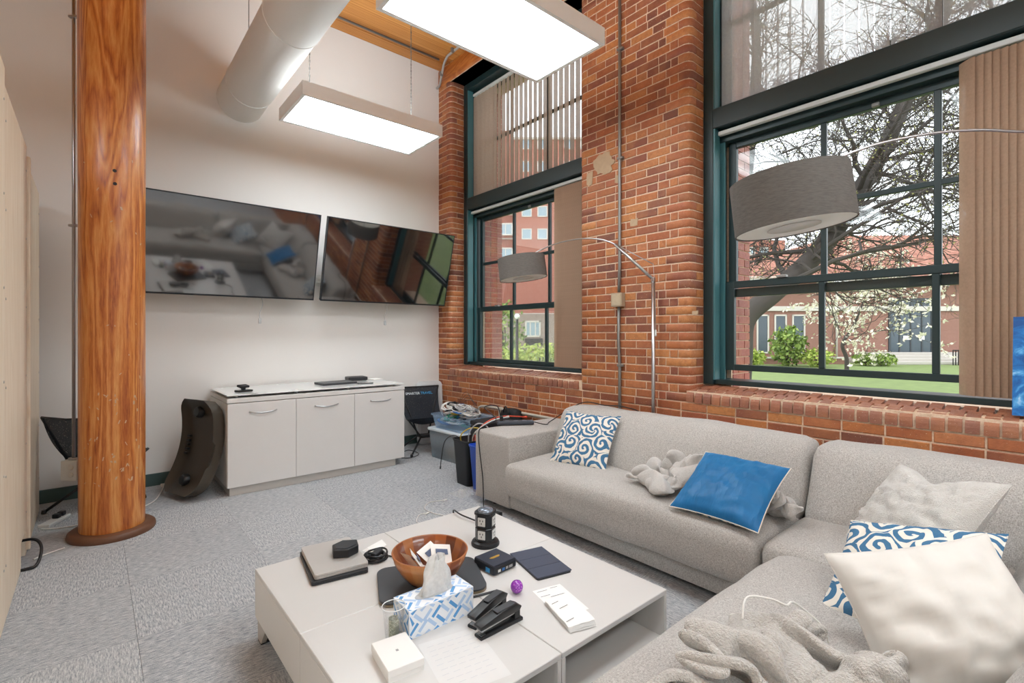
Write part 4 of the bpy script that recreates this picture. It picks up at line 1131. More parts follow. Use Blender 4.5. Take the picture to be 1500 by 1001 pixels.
# small lamp by the pier
pb = onx(962, 600, 3.165); base = Vector((3.165, pb.y, 0))
zk = onx(955, 410, 3.165).z
sc_ = ont(765, 393, 4.2)
def in_plane(px, py, a, b):
    # point on the vertical plane through ground points a,b
    n = Vector((b.y - a.y, -(b.x - a.x), 0)); r = ray(px, py)
    o_ = Vector((0, 0, H)); t_ = (Vector((a.x, a.y, 0)) - Vector((0, 0, 0))).dot(n) / Vector((r.x, r.y, 0)).dot(n)
    return o_ + r * t_
b1 = onx(957, 600, 3.165); base = Vector((3.165, b1.y, 0)); ip = lambda x, y: in_plane(x, y, base, sc_)
stop = sc_ + Vector((0, 0, 0.12))
arc_lamp('tall arc lamp with a dark drum shade standing against the brick pier', base, zk, ip(901, 358), [ip(901, 358), ip(880, 351), ip(850, 350), ip(815, 357), ip(785, 370), ip(769, 381)],
         sc_, 0.205, 0.185, Vector((cY, -sY, 0)) * 0.25 + Vector((sY, cY, 0)), R(-7), 'arc lamps')
# large-looking lamp whose pole stands behind the sofa corner
sc2 = ont(1158, 297, 1.89); base2 = Vector((3.17, -0.30, 0)); ip2 = lambda x, y: in_plane(x, y, base2, sc2)
k2 = base2 + (sc2 - base2) * 0.2; k2.z = 2.08
arc_lamp('arc lamp with a dark drum shade hanging over the sofa corner', base2, 1.86, k2, [k2, ip2(1510, 193), ip2(1440, 190.5), ip2(1370, 195), ip2(1290, 210), ip2(1225, 233), ip2(1175, 258)],
         sc2, 0.208, 0.20, Vector((cY, -sY, 0)) * 0.25 + Vector((sY, cY, 0)), R(-7), 'arc lamps')
# ---- blue canvas on the sill
c0 = onx(1482, 609, 3.36)
t = thing('blue_canvas', 'blue painted canvas leaning on the brick sill against the tan blind', 'canvas', (3.30, c0.y - 0.245, 0.918), rot=(0, R(8), 0))
def mk_canvas():
    t_ = NT('canvas_blue'); v = t_.coord((1, 1, 1)); n = t_.noise(v, 9, 5, 0.65, 1.2)
    t_.bsdf(t_.ramp(n, [(0.40, lin('0b4f8f')), (0.52, lin('1670b8')), (0.62, lin('58a7dd')), (0.75, lin('cfe6f4'))]), 0.6); return t_.m
obj('stretcher', bx((0.0, -0.24, 0.0), (0.02, 0.24, 0.47)), M('canvas_edge', 'd9dde0', 0.8), t)
obj('painted_face', bx((-0.002, -0.24, 0.0), (0.0, 0.24, 0.47)), mk_canvas(), t)
# ================================================================== cushions and throws
def frame(A, Bp, C):
    A, Bp, C = Vector(A), Vector(Bp), Vector(C); u = (Bp - A).normalized(); v = C - A; v = (v - u * v.dot(u)).normalized(); n = u.cross(v)
    return u, v, n
def pillow(name, label, center, u, v, w, h, T, mf, mb=None, chop=0.0, seed=0, wr=0.006, piping=None, sag=0.0, N=26, wsc=7.0, lumps=None):
    u = Vector(u).normalized(); v = Vector(v); v = (v - u * v.dot(u)).normalized(); n = u.cross(v)
    t = thing(name, label, 'cushion', center)
    t.matrix_basis = Matrix(((u.x, v.x, n.x, center[0]), (u.y, v.y, n.y, center[1]), (u.z, v.z, n.z, center[2]), (0, 0, 0, 1)))
    def pt(a, b, s):
        x = w / 2 * a * (1 - 0.07 * (1 - b * b)); y = h / 2 * b * (1 - 0.07 * (1 - a * a))
        q = max(0, (1 - a * a) * (1 - b * b))
        z = T / 2 * q ** 0.42 * (1 - 0.10 * (a * a + b * b))
        if chop and b > -0.4: y -= chop * math.exp(-(a / 0.45) ** 2) * max(0, b + 0.4) ** 1.5 / 1.6
        if sag: z *= 1 + sag * (-b)
        e = min(1, q * 3)
        P = Vector((a * wsc + seed, b * wsc, s * 3.3))
        # radial gathers close to the seams
        ga = math.sin(a * 23 + seed + 2 * noise.noise(P)) * max(0, abs(b) - 0.45) + math.sin(b * 23 + seed * 2 + 2 * noise.noise(P)) * max(0, abs(a) - 0.45)
        z += e * (wr * noise.noise(P) * 2 + wr * 0.6 * noise.noise(P * 2.3) + wr * 0.8 * ga)
        if lumps: z += e * lumps(a, b)
        return Vector((x, y, z if s > 0 else -z))
    for s, nm, m in ((1, 'front_cover', mf), (-1, 'back_cover', mb or mf)):
        bm = B(); G = [[bm.verts.new(pt(math.sin(PI / 2 * (2 * i / N - 1)) * 0.35 + 0.65 * (2 * i / N - 1), math.sin(PI / 2 * (2 * j / N - 1)) * 0.35 + 0.65 * (2 * j / N - 1), s)) for j in range(N + 1)] for i in range(N + 1)]
        for i in range(N):
            for j in range(N):
                q = (G[i][j], G[i + 1][j], G[i + 1][j + 1], G[i][j + 1]); bm.faces.new(q if s > 0 else q[::-1]).smooth = True
        obj(nm, bm, m, t)
    K = []
    for k in range(4 * N):
        e = 2 * (k % N) / N - 1; sd = k // N
        a, b = ((e, -1), (1, e), (-e, 1), (-1, -e))[sd]; p = pt(a, b, 1); K.append(Vector((p.x, p.y, 0)))
    bm = B(); tube(bm, K, 0.003 if piping else 0.0022, 5, closed=True); obj('piping', bm, piping or mf, t)
    return t
A, Bp, C = (2.43, 2.44, 0.415), (2.52, 2.05, 0.415), (2.665, 2.49, 0.735)
u, v, n = frame(A, Bp, C)
pillow('cushion', 'teal and cream damask cushion propped in the arm end of the sofa', Vector(A) + u * 0.205 + v * 0.20 - n * 0.02, u, v, 0.43, 0.42, 0.14, 'damask', seed=1)
A, Bp, C = (2.24, 1.345, 0.435), (2.235, 0.965, 0.435), (2.545, 1.32, 0.625)
u, v, n = frame(A, Bp, C)
pillow('cushion', 'blue velvet cushion lying tilted on the crumpled grey throw', Vector(A) + u * 0.195 + v * 0.19 + n * 0.005, u, v, 0.44, 0.42, 0.15, 'velvet', 'damask', seed=4, wr=0.008, piping=M('piping_cream', 'ddd6c8', 0.8))
# big plush cushions in the corner
def shag(a, b): return 0.006 * math.sin(a * 34) * (0.5 + 0.5 * math.sin(b * 20 + a * 3)) + 0.008 * noise.noise(Vector((a * 9, b * 9, 2)))
pillow('cushion', 'white plush ribbed cushion with a dented top leaning on the sofa corner', (2.46, 0.43, 0.575), (-0.28, -0.37, 0.05), (0.37, -0.04, 0.34), 0.47, 0.46, 0.19, 'plush', seed=7, chop=0.055, wr=0.010, lumps=shag, N=40)
pillow('cushion', 'teal and cream damask cushion squeezed between the two white cushions', (1.95, 0.36, 0.545), (-0.05, -0.42, 0.09), (0.30, 0.0, 0.17), 0.43, 0.42, 0.13, 'damask', seed=9)
pillow('cushion', 'large white cotton cushion with a plush back slumped on the sofa return', (1.70, 0.245, 0.555), (0.24, -0.31, 0.09), (0.50, 0.20, 0.72), 0.42, 0.37, 0.24, M('cotton_white', 'd8d4cd', 0.85, var=0.03, sheen=0.2), 'plush', seed=13, wr=0.009, sag=0.25, wsc=4.0, N=34)

def settle(nx, ny, shape, frames):
    """drop a crumpled plush sheet on the ground of a scratch scene and return the settled vertices and faces"""
    bm = B(); G = [bm.verts.new(shape(i / nx * 2 - 1, j / ny * 2 - 1)) for i in range(nx + 1) for j in range(ny + 1)]
    for i in range(nx):
        for j in range(ny):
            bm.faces.new((G[i * (ny + 1) + j], G[(i + 1) * (ny + 1) + j], G[(i + 1) * (ny + 1) + j + 1], G[i * (ny + 1) + j + 1]))
    me = bpy.data.meshes.new('sheet'); bm.to_mesh(me); bm.free()
    sc = bpy.data.scenes.new('scratch'); sc.gravity = (0, 0, -9.8)
    tmp = bpy.data.objects.new('sheet', me); sc.collection.objects.link(tmp)
    cm = bpy.data.meshes.new('ground'); b_ = bx((-1, -1, -0.2), (1, 1, 0)); b_.to_mesh(cm); b_.free()
    o = bpy.data.objects.new('ground', cm); sc.collection.objects.link(o); o.modifiers.new('c', 'COLLISION'); o.collision.thickness_outer = 0.006; o.collision.cloth_friction = 60
    m = tmp.modifiers.new('cloth', 'CLOTH'); q = m.settings
    q.quality = 5; q.mass = 0.4; q.tension_stiffness = 10; q.compression_stiffness = 10; q.shear_stiffness = 4; q.bending_stiffness = 0.8; q.air_damping = 3; q.tension_damping = 8; q.compression_damping = 8
    c = m.collision_settings; c.use_collision = True; c.distance_min = 0.008; c.use_self_collision = True; c.self_distance_min = 0.018; c.collision_quality = 2; c.self_friction = 30
    m.point_cache.frame_start = 1; m.point_cache.frame_end = frames + 2
    for f in range(1, frames + 1): sc.frame_set(f)
    res = bpy.data.meshes.new_from_object(tmp.evaluated_get(sc.view_layers[0].depsgraph))
    bm = B(); bm.from_mesh(res)
    for _ in range(2): bmesh.ops.smooth_vert(bm, verts=bm.verts, factor=0.4, use_axis_x=True, use_axis_y=True, use_axis_z=True)
    V = [v.co.copy() for v in bm.verts]; Fc = [[v.index for v in f.verts] for f in bm.faces]; bm.free()
    for x in (o, tmp): bpy.data.objects.remove(x, do_unlink=True)
    bpy.data.scenes.remove(sc)
    return V, Fc
def crumpled(a, b, seed=8.4, amp=0.34, sx=0.34, sy=0.30, squash=0.62):
    P = Vector((a * 1.7 + seed, b * 1.7 - seed, 0.3)); Q = Vector((a * 3.6 - seed, b * 3.6 + seed, 1.3))
    d = Vector((noise.noise(P + Vector((5, 0, 0))), noise.noise(P + Vector((0, 7, 0))), noise.noise(P))) * amp
    d += Vector((noise.noise(Q + Vector((5, 0, 0))), noise.noise(Q + Vector((0, 7, 0))), noise.noise(Q))) * amp * 0.45
    return Vector((a * sx * squash + d.x * 0.7, b * sy * squash + d.y * 0.7, 0.06 + abs(d.z) + 0.02 + 0.03 * math.sin(a * 5 + seed)))
def place(nm, data, lo, hi, rot, mat, parent, thick, lift=None):
    """fit a settled sheet into the space it takes up on the seat"""
    V, Fc = data; c_, s_ = math.cos(rot), math.sin(rot)
    W_ = [Vector((v.x * c_ - v.y * s_, v.x * s_ + v.y * c_, v.z)) for v in V]
    a = [min(v[i] for v in W_) for i in range(3)]; b = [max(v[i] for v in W_) for i in range(3)]
    out_ = []
    for v in W_:
        f = [(v[i] - a[i]) / (b[i] - a[i]) for i in range(3)]
        p = Vector([lo[i] + f[i] * (hi[i] - lo[i]) for i in range(3)])
        if lift: p.z += lift(p) * (0.35 + 0.65 * f[2])
        out_.append(p)
    me = bpy.data.meshes.new(nm); me.from_pydata([tuple(v) for v in out_], [], Fc)
    o = obj(nm, me, mat, parent, True)
    so = o.modifiers.new('thickness', 'SOLIDIFY'); so.thickness = thick; so.offset = 0.0
    su = o.modifiers.new('smooth', 'SUBSURF'); su.levels = 1; su.render_levels = 2
    return o
SHEET = settle(34, 30, crumpled, 24)
SHEET2 = settle(30, 30, lambda a, b: crumpled(a, b, 3.1, 0.36, 0.30, 0.30), 24)
th = thing('throw_blanket', 'crumpled pale grey fleece throw under the blue velvet cushion', 'blanket', (2.5, 1.3, 0.41), world=True)
place('folds', SHEET2, (2.28, 1.27, 0.408), (2.68, 1.78, 0.575), 0.4 + PI, 'fleece', th, 0.020, lambda p: 0.40 * max(0, p.x - 2.40))
place('tucked_end', SHEET, (2.36, 0.845, 0.408), (2.68, 1.20, 0.565), 1.9, 'fleece', th, 0.022)
th = thing('throw_blanket', 'shaggy beige throw heaped on the sofa return beside the white cotton cushion', 'blanket', (1.15, 0.45, 0.43), world=True)
place('folds', SHEET, (0.93, 0.20, 0.438), (1.52, 0.675, 0.565), 0.0, 'fleece2', th, 0.026)
# ================================================================== small things
def loop_rr(w, d, r, z, n=4, cx=0, cy=0): return [Vector((x, y, z)) for x, y in rrect(w, d, r, n, cx, cy)]
def shell_box(bm, sections, thick=0.003, bottom=True):
    """open tapered tub from rounded-rectangle sections [(w,d,r,z)...], inside and outside walls"""
    outer = [[bm.verts.new(p) for p in loop_rr(w, d, r, z)] for w, d, r, z in sections]
    inner = [[bm.verts.new(p) for p in loop_rr(w - 2 * thick, d - 2 * thick, max(r - thick, 0.002), z + (thick if k == 0 else 0))] for k, (w, d, r, z) in enumerate(sections)]
    n = len(outer[0])
    for S, flip in ((outer, False), (inner, True)):
        for a, b in zip(S, S[1:]):
            for i in range(n):
                q = (a[i], a[(i + 1) % n], b[(i + 1) % n], b[i]); bm.faces.new(q[::-1] if flip else q).smooth = True
    for i in range(n): bm.faces.new((outer[-1][i], outer[-1][(i + 1) % n], inner[-1][(i + 1) % n], inner[-1][i]))
    bm.faces.new(outer[0][::-1]); bm.faces.new(inner[0])
TT = TZ
# ---- stack of computers at the table's far corner
rzs = R(80.6)
laptop('laptop', 'dark slim laptop at the bottom of the stack on the coffee table corner', (0.795, 2.13, TT), rzs, 0.325, 0.225, 0.017, 'slate2')
laptop('laptop', 'closed silver laptop with side ports on top of the dark one on the coffee table', (0.80, 2.135, TT + 0.017), rzs + 0.03, 0.31, 0.215, 0.021, 'silver', ports=False)
c = onz(506, 803, TT + 0.06)
t = thing('streaming_box', 'black six-sided plastic box sitting on the silver laptop', 'box', (c.x, c.y, TT + 0.0385), 0.35)
bm = B(); hexp = [(0.058 * math.cos(2 * PI * k / 6) * (1.15 if k % 3 == 0 else 1), 0.058 * math.sin(2 * PI * k / 6)) for k in range(6)]; prism(bm, hexp, 0, 0.036); bevel_all(bm, 0.004, 2); obj('case', bm, 'black', t)
bm = B(); prism(bm, [(x * 0.78, y * 0.78) for x, y in hexp], 0.0361, 0.0375); obj('top_pad', bm, 'slate2', t)
# ---- coiled black cable
c = onz(550, 820, TT)
t = thing('cable_coil', 'coil of black cable next to the silver laptop on the coffee table', 'cable', (c.x, c.y, TT))
pts = []
for k in range(110):
    a = 2 * PI * k / 22; rr = 0.046 + 0.008 * math.sin(k * 0.37); pts.append((rr * math.cos(a), rr * math.sin(a) * 0.9, 0.005 + 0.006 * (k // 22) + 0.002 * math.sin(k)))
bm = B(); tube(bm, pts, 0.0042, 6); obj('loops', bm, 'black', t)
bm = B(); tube(bm, smoothpath([(0.046, 0, 0.006), (0.07, -0.05, 0.005), (0.045, -0.1, 0.005), (0.09, -0.11, 0.005), (0.14, -0.05, 0.005)], 6), 0.003, 6); obj('tail', bm, 'black', t)
obj('plug', xf(bx((-0.03, -0.014, 0), (0.03, 0.014, 0.02), 0.005, 2), mx((0.0, -0.01, 0.024), (0.2, 0, 0.6))), 'slate2', t)
c = onz(525, 802, TT)
t = thing('paper_card', 'small white folded card behind the black six-sided box on the coffee table', 'card', (1.0, 2.16, TT), 0.4)
obj('card_sheet', xf(bx((-0.05, -0.03, 0), (0.05, 0.03, 0.0012)), mx((0, 0, 0.0))), 'paper', t); obj('card_flap', xf(bx((-0.05, 0, 0), (0.05, 0.035, 0.001)), mx((0, -0.03, 0.0013), (R(35), 0, 0))), 'paper', t)
# ---- dark rounded laptop under the bowl
t = thing('laptop', 'dark grey rounded laptop lying under the wooden bowl', 'laptop', (1.035, 1.715, TT), R(-23))
bm = B(); prism(bm, rrect(0.41, 0.29, 0.045, 7), 0.002, 0.010); obj('base', bm, M('bronze_edge', '8a7a63', 0.4, 0.5), t)
bm = B(); prism(bm, rrect(0.41, 0.29, 0.045, 7), 0.0105, 0.019); bevel_all(bm, 0.0025, 2, 50); obj('lid', bm, 'slate', t)
for sx in (-1, 1):
    for sy in (-1, 1): obj('foot_pad', bx((sx * 0.13 - 0.01, sy * 0.09 - 0.005, 0), (sx * 0.13 + 0.01, sy * 0.09 + 0.005, 0.0021)), 'black', t)
# ---- wooden stave bowl
cb = onz(630, 850, TT + 0.02); BZ = TT + 0.019
t = thing('wooden_bowl', 'round wooden salad bowl of coloured staves holding wrapped packets', 'bowl', (cb.x, cb.y, BZ))
prof_o = [(0.062, 0.0), (0.085, 0.012), (0.115, 0.045), (0.138, 0.085), (0.150, 0.122)]; prof_i = [(0.144, 0.122), (0.131, 0.087), (0.108, 0.049), (0.078, 0.018), (0.02, 0.010)]
NS = 18; bm = B(); a0 = PI / NS; sub = 3
def rings_at(prof, off):
    return [[bm.verts.new((r * math.cos(a), r * math.sin(a), z)) for r, z in prof] for a in [(-a0 + 2 * a0 * q / sub) for q in range(sub + 1)]]
G = rings_at(prof_o + prof_i, 0)
for i in range(sub):
    for j in range(len(G[0]) - 1): bm.faces.new((G[i][j], G[i + 1][j], G[i + 1][j + 1], G[i][j + 1])).smooth = True
bmesh.ops.recalc_face_normals(bm, faces=bm.faces)
for f in bm.faces:
    pass
def mk_stave():
    t_ = NT('bowl_stave'); g_ = t_.noise(t_.coord((40, 40, 5)), 1.0, 4, 0.6, 0.4); r_ = t_.rnd()
    base_ = t_.ramp(r_, [(0.0, lin('4a200f')), (0.2, lin('a85c2e')), (0.4, lin('5a2812')), (0.6, lin('c58048')), (0.8, lin('6b3018')), (1.0, lin('cf9058'))])
    t_.bsdf(t_.mix(t_.math('MULTIPLY', g_, 0.3), base_, lin('6a3014')), 0.3, coat=0.4); return t_.m
me = bpy.data.meshes.new('stave'); bm.to_mesh(me); bm.free(); me.materials.append(mk_stave())
for k in range(NS):
    o = bpy.data.objects.new('stave', me); COL.objects.link(o); o.parent = t; o.rotation_euler = (0, 0, 2 * PI * k / NS)
bm = B(); lathe(bm, [(0.0, 0.0), (0.063, 0.0), (0.063, 0.011), (0.0, 0.011)], 32, capb=False, capt=False); obj('bowl_bottom', bm, 'bowlwood', t)
bm = B(); lathe(bm, [(0.1505, 0.1215), (0.148, 0.1245), (0.1445, 0.1225)], 54, capb=False, capt=False); obj('rim', bm, M('bowl_rim', 'a9683c', 0.35), t)
random.seed(21)
for k, (dx_, dy_, rz, tx, lab) in enumerate(((0.05, 0.04, 0.3, 0.55, 'white wrapped packet with dark print leaning highest in the wooden bowl'), (-0.055, 0.02, 1.2, 1.0, 'white wrapped packet standing against the bowl side facing the silver laptop'), (-0.085, 0.05, 1.9, 0.9, 'narrow white wrapped packet at the bowl rim above the dark laptop corner'), (0.0, -0.03, 0.7, 0.25, 'white wrapped packet lying flat at the bottom of the wooden bowl'), (0.075, 0.0, -0.3, 0.6, 'white wrapped packet leaning on the bowl side facing the power tower'))):
    w, h = (0.05, 0.13) if k in (1, 2) else (0.085, 0.12)
    z0_ = 0.035 if k == 3 else 0.075
    p = thing('wrapped_packet', lab, 'packet', (cb.x + dx_ * 0.72, cb.y + dy_ * 0.72, BZ + z0_), rot=(tx, 0.1 * (k - 2), rz), group='packets in the wooden bowl')
    bm = B(); g = [[bm.verts.new((w * (i / 6 - 0.5), h * (j / 8 - 0.5), 0.007 * math.sin(PI * i / 6) * math.sin(PI * j / 8) + 0.002 * noise.noise(Vector((i, j, k * 3.0))))) for j in range(9)] for i in range(7)]
    g2 = [[bm.verts.new((w * (i / 6 - 0.5), h * (j / 8 - 0.5), -0.007 * math.sin(PI * i / 6) * math.sin(PI * j / 8) - 0.0005)) for j in range(9)] for i in range(7)]
    for i in range(6):
        for j in range(8):
            bm.faces.new((g[i][j], g[i + 1][j], g[i + 1][j + 1], g[i][j + 1])).smooth = True; bm.faces.new((g2[i][j], g2[i][j + 1], g2[i + 1][j + 1], g2[i + 1][j])).smooth = True
    obj('wrapper', bm, M('packet_white', 'e6e3de', 0.5, var=0.05), p)
    obj('printed_label', xf(bx((-w * 0.3, -0.012, 0), (w * 0.3, 0.012, 0.0012)), mx((0, 0.02, 0.0085))), M('print_blue', '4d5a78', 0.6), p)
# ---- power tower
c = onz(711, 797, TT)
t = thing('power_tower', 'black two-tier power outlet tower on the coffee table', 'power strip', (c.x, c.y, TT), R(28))
bm = B(); lathe(bm, [(0.067, 0.0), (0.068, 0.008), (0.063, 0.018), (0.047, 0.024), (0.045, 0.026)], 40); obj('base', bm, 'black', t, True, angle=40)
oct_ = rrect(0.086, 0.086, 0.020, 1)
for lv, z0 in ((0, 0.026), (1, 0.088)):
    bm = B(); prism(bm, oct_, z0, z0 + 0.059); bevel_all(bm, 0.002, 1, 20); tier = obj('tier', bm, M('tower_black', '202225', 0.3), t)
    for k in range(4):
        mm = mx((0, 0, z0 + 0.030), (0, 0, k * PI / 2))
        pl_ = obj('socket_plate', xf(bx((-0.019, -0.0455, -0.02), (0.019, -0.0428, 0.02), 0.002), mm), M('socket_white', 'd9d9d6', 0.4), tier)
        b_ = B()
        for dx_, dz_ in ((-0.007, 0.006), (0.007, 0.006), (0, -0.007)): box(b_, (dx_ - 0.0018, -0.0462, dz_ - 0.004), (dx_ + 0.0018, -0.0452, dz_ + 0.004))
        xf(b_, mm); obj('slot', b_, 'black', pl_) if False else obj('slot', b_, 'black', tier)
bm = B(); prism(bm, rrect(0.092, 0.092, 0.022, 2), 0.147, 0.160); bevel_all(bm, 0.003, 2, 20); cap = obj('cap', bm, M('tower_black'), t)
bm = B(); lathe(bm, [(0.038, 0.160), (0.036, 0.166), (0.02, 0.172), (0.0, 0.174)], 32, capb=False, capt=False); obj('cap_button', bm, M('button_grey', '7b8490', 0.25, 0.4), cap, True)
iv = mx(t.location, (0, 0, R(28))).inverted()
bm = B(); tube(bm, [iv @ p for p in smoothpath([Vector((c.x, c.y, TT + 0.012)) + Vector((0.03, 0.055, 0)), Vector((1.55, 2.0, TT + 0.006)), Vector((1.52, 2.2, TT + 0.02)), Vector((1.54, 2.305, TT + 0.012)), Vector((1.56, 2.33, TT - 0.05)), Vector((1.58, 2.36, 0.06)), Vector((1.65, 2.45, 0.006)), Vector((1.95, 2.62, 0.006))], 8)], 0.004, 6); obj('cord', bm, 'black', t)
# ---- mini computer
t = thing('mini_computer', 'small square dark mini computer with ports beside the wooden bowl', 'computer', (1.315, 1.65, TT), R(3))
bm = B(); box(bm, (-0.065, -0.065, 0.003), (0.065, 0.065, 0.040), 0.006, 2); cs = obj('case', bm, M('mini_dark', '2a2d36', 0.4, 0.2), t)
obj('top_lid', bx((-0.062, -0.062, 0.0401), (0.062, 0.062, 0.042), 0.001), M('mini_top', '3a3f4d', 0.35, 0.3), t)
obj('port_panel', bx((-0.055, -0.0668, 0.009), (0.055, -0.0645, 0.030)), 'black', t)
for x, w, m in ((-0.035, 0.007, 'cable_white'), (-0.012, 0.007, 'cable_blue'), (0.008, 0.006, 'metal'), (0.03, 0.010, 'metal')): obj('port', bx((x - w, -0.0675, 0.012), (x + w, -0.0667, 0.023)), m, t)
obj('maker_sticker', bx((-0.0662, -0.04, 0.008), (-0.0648, -0.015, 0.026)), M('sticker_blue', '3d9bd8', 0.4), t)
bm = B(); prism(bm, [(0.022 * math.cos(a) * (1.2 + 0.2 * math.sin(3 * a)), 0.010 * math.sin(a) * (1 + 0.3 * math.cos(2 * a))) for a in [2 * PI * k / 16 for k in range(16)]], 0.0421, 0.0428); obj('gold_emblem', bm, M('gold', 'd2a74c', 0.35, 0.7), t)
for sx in (-1, 1):
    for sy in (-1, 1): obj('foot_pad', bx((sx * 0.045 - 0.008, sy * 0.045 - 0.008, 0), (sx * 0.045 + 0.008, sy * 0.045 + 0.008, 0.0031)), 'black', t)
# ---- tablet in folio
t = thing('tablet', 'tablet in a dark grey folding cover beside the mini computer', 'tablet', (1.480, 1.545, TT), R(-14))
bm = B(); prism(bm, rrect(0.165, 0.255, 0.012, 4), 0, 0.007); obj('tablet_body', bm, 'slate2', t)
for k in range(3):
    y = -0.1275 + k * 0.085; obj('cover_panel', bx((-0.083, y + 0.0012, 0.0072), (0.083, y + 0.0838, 0.0115), 0.001), M('folio', '43495a', 0.6, var=0.05), t)
# ---- purple ball
c = onz(757, 869, TT)
o = B(); bmesh.ops.create_uvsphere(o, u_segments=28, v_segments=18, radius=0.0245)
t = thing('bouncy_ball', 'small glittery purple ball on the coffee table', 'ball', (c.x, c.y, TT))
def mk_ball():
    t_ = NT('ball_purple'); n_ = t_.noise(t_.coord(), 160, 2, 0.6); t_.bsdf(t_.mix(t_.ramp(n_, [(0.55, 0.0), (0.62, 1.0)]), lin('8a2fa8'), lin('c06ad0')), 0.15, coat=0.6); return t_.m
obj('ball_core', xf(o, mx((0, 0, 0.0245))), mk_ball(), t, True)
bm = B(); tube(bm, [(0.0247 * math.cos(2 * PI * k / 32), 0, 0.0245 + 0.0247 * math.sin(2 * PI * k / 32)) for k in range(32)], 0.0005, 4, closed=True); obj('mould_line', bm, M('mould', '6e2585', 0.3), t)
# ---- letters
def sheet(bm, w, h, bend=0.004, seed=0, n=8, z=0.0):
    g = [[bm.verts.new((w * (i / n - 0.5), h * (j / n - 0.5), z + 0.0006 + bend * (abs(noise.noise(Vector((i * 0.35, j * 0.35, seed)))) + 0.25 * ((i / n) ** 4)))) for j in range(n + 1)] for i in range(n + 1)]
    for i in range(n):
        for j in range(n): bm.faces.new((g[i][j], g[i + 1][j], g[i + 1][j + 1], g[i][j + 1])).smooth = True
ink = M('ink', '6a6c72', 0.8)
t = thing('letter', 'printed letter sheet lying under the folded mail on the coffee table', 'paper', (1.335, 1.285, TT), R(-14))
bm = B(); sheet(bm, 0.125, 0.20, 0.0015, 1); obj('letter_sheet', bm, 'paper', t)
for k, (x, y, w) in enumerate(((-0.03, 0.08, 0.022), (0.025, 0.085, 0.016), (-0.035, 0.045, 0.02), (0.01, 0.03, 0.03))): obj('printed_line', bx((x - w, y - 0.001, 0.0028), (x + w, y + 0.001, 0.003)), ink, t)
t = thing('folded_mail', 'thick folded white mail with black address lines on the coffee table', 'mail', (1.290, 1.195, TT + 0.003), R(-18))
for k in range(4):
    bm = B(); sheet(bm, 0.105, 0.20 - 0.008 * k, 0.004 + 0.001 * k, 3 + k, z=0.004 * k); obj('mail_sheet', bm, 'paper', t)
for k, (x, y, w) in enumerate(((-0.028, 0.055, 0.016), (-0.012, 0.02, 0.02), (-0.03, -0.06, 0.018))): obj('address_line', xf(bx((-w, -0.0011, 0), (w, 0.0011, 0.0003)), mx((x, y, 0.0185), (0, 0, 0.3))), 'black', t)
# ---- tissue box
bxw, bxd, bxh = 0.255, 0.115, 0.095
t = thing('tissue_box', 'blue and white patterned tissue box with a tissue standing out', 'tissue box', (0.912, 1.487, TT), R(-1.0))
cwhite, cb1, cb2 = M('tissue_white', 'e9edf2', 0.6, var=0.01), M('tissue_blue', '5b9bd2', 0.6, var=0.03), M('tissue_pale', 'b3cdea', 0.6, var=0.03)
obj('carton', bx((-bxw / 2, -bxd / 2, 0), (bxw / 2, bxd / 2, bxh), 0.001), cwhite, t)
random.seed(3)
def bars(frame_, w, h, nm):
    # chevron bars printed on a face, frame_ maps (u,v) to the face
    L1, L2 = B(), B()
    st = 0.034
    for i in range(-1, int(w / st) + 2):
        for j in range(-1, int(h / st) + 2):
            cx_, cy_ = i * st + (j % 2) * st / 2, j * st * 0.9; s = 1 if (i // 2 + j) % 2 else -1
            ln, th = 0.021 if (i * 3 + j) % 3 else 0.012, 0.0056
            dx_, dy_ = ln * 0.72, ln * 0.72 * s; nx_, ny_ = -dy_ / ln * th, dx_ / ln * th
            P = [(cx_ - dx_ - nx_, cy_ - dy_ - ny_), (cx_ + dx_ - nx_, cy_ + dy_ - ny_), (cx_ + dx_ + nx_, cy_ + dy_ + ny_), (cx_ - dx_ + nx_, cy_ - dy_ + ny_)]
            P = [(min(max(x, 0.002), w - 0.002), min(max(y, 0.002), h - 0.002)) for x, y in P]
            b_ = L1 if (i * 7 + j * 5) % 5 < 2 else L2
            try: b_.faces.new([b_.verts.new(frame_(*p)) for p in P])
            except ValueError: pass
    for b_, m_, q in ((L1, cb1, 'blue_print'), (L2, cb2, 'pale_print')): bmesh.ops.recalc_face_normals(b_, faces=b_.faces); tag(obj(q, b_, m_, t), kind='stuff')
e = 0.0005
bars(lambda a, b: (a - bxw / 2, -bxd / 2 - e, b), bxw, bxh, 'f'); bars(lambda a, b: (a - bxw / 2, b - bxd / 2, bxh + e), bxw, bxd, 't'); bars(lambda a, b: (-bxw / 2 - e, a - bxd / 2, b), bxd, bxh, 's')
bm = B(); prism(bm, [(0.075 * math.cos(a), 0.028 * math.sin(a)) for a in [2 * PI * k / 24 for k in range(24)]], bxh + 0.0008, bxh + 0.0014); obj('opening', bm, M('opening_grey', 'b9bcc0', 0.8), t)
bm = B(); nu, nv = 20, 14; g = []
for i in range(nu + 1):
    row = []
    for j in range(nv + 1):
        v = j / nv; a = 2 * PI * i / nu
        wx = 0.062 * (1 - v) + 0.016 * v + 0.012 * math.sin(a * 4 + v * 3) * (0.4 + v); wy = 0.020 * (1 - v) + 0.010 * v
        fold = 1 + 0.22 * math.sin(a * 5 + 1.3 * math.sin(v * 5))
        row.append(bm.verts.new((wx * math.cos(a) * fold + 0.012 * v, wy * math.sin(a) * fold, bxh - 0.004 + 0.125 * v * (1 + 0.10 * math.sin(a * 2 + 1)))))
    g.append(row)
for i in range(nu):
    for j in range(nv): bm.faces.new((g[i][j], g[i + 1][j], g[i + 1][j + 1], g[i][j + 1])).smooth = True
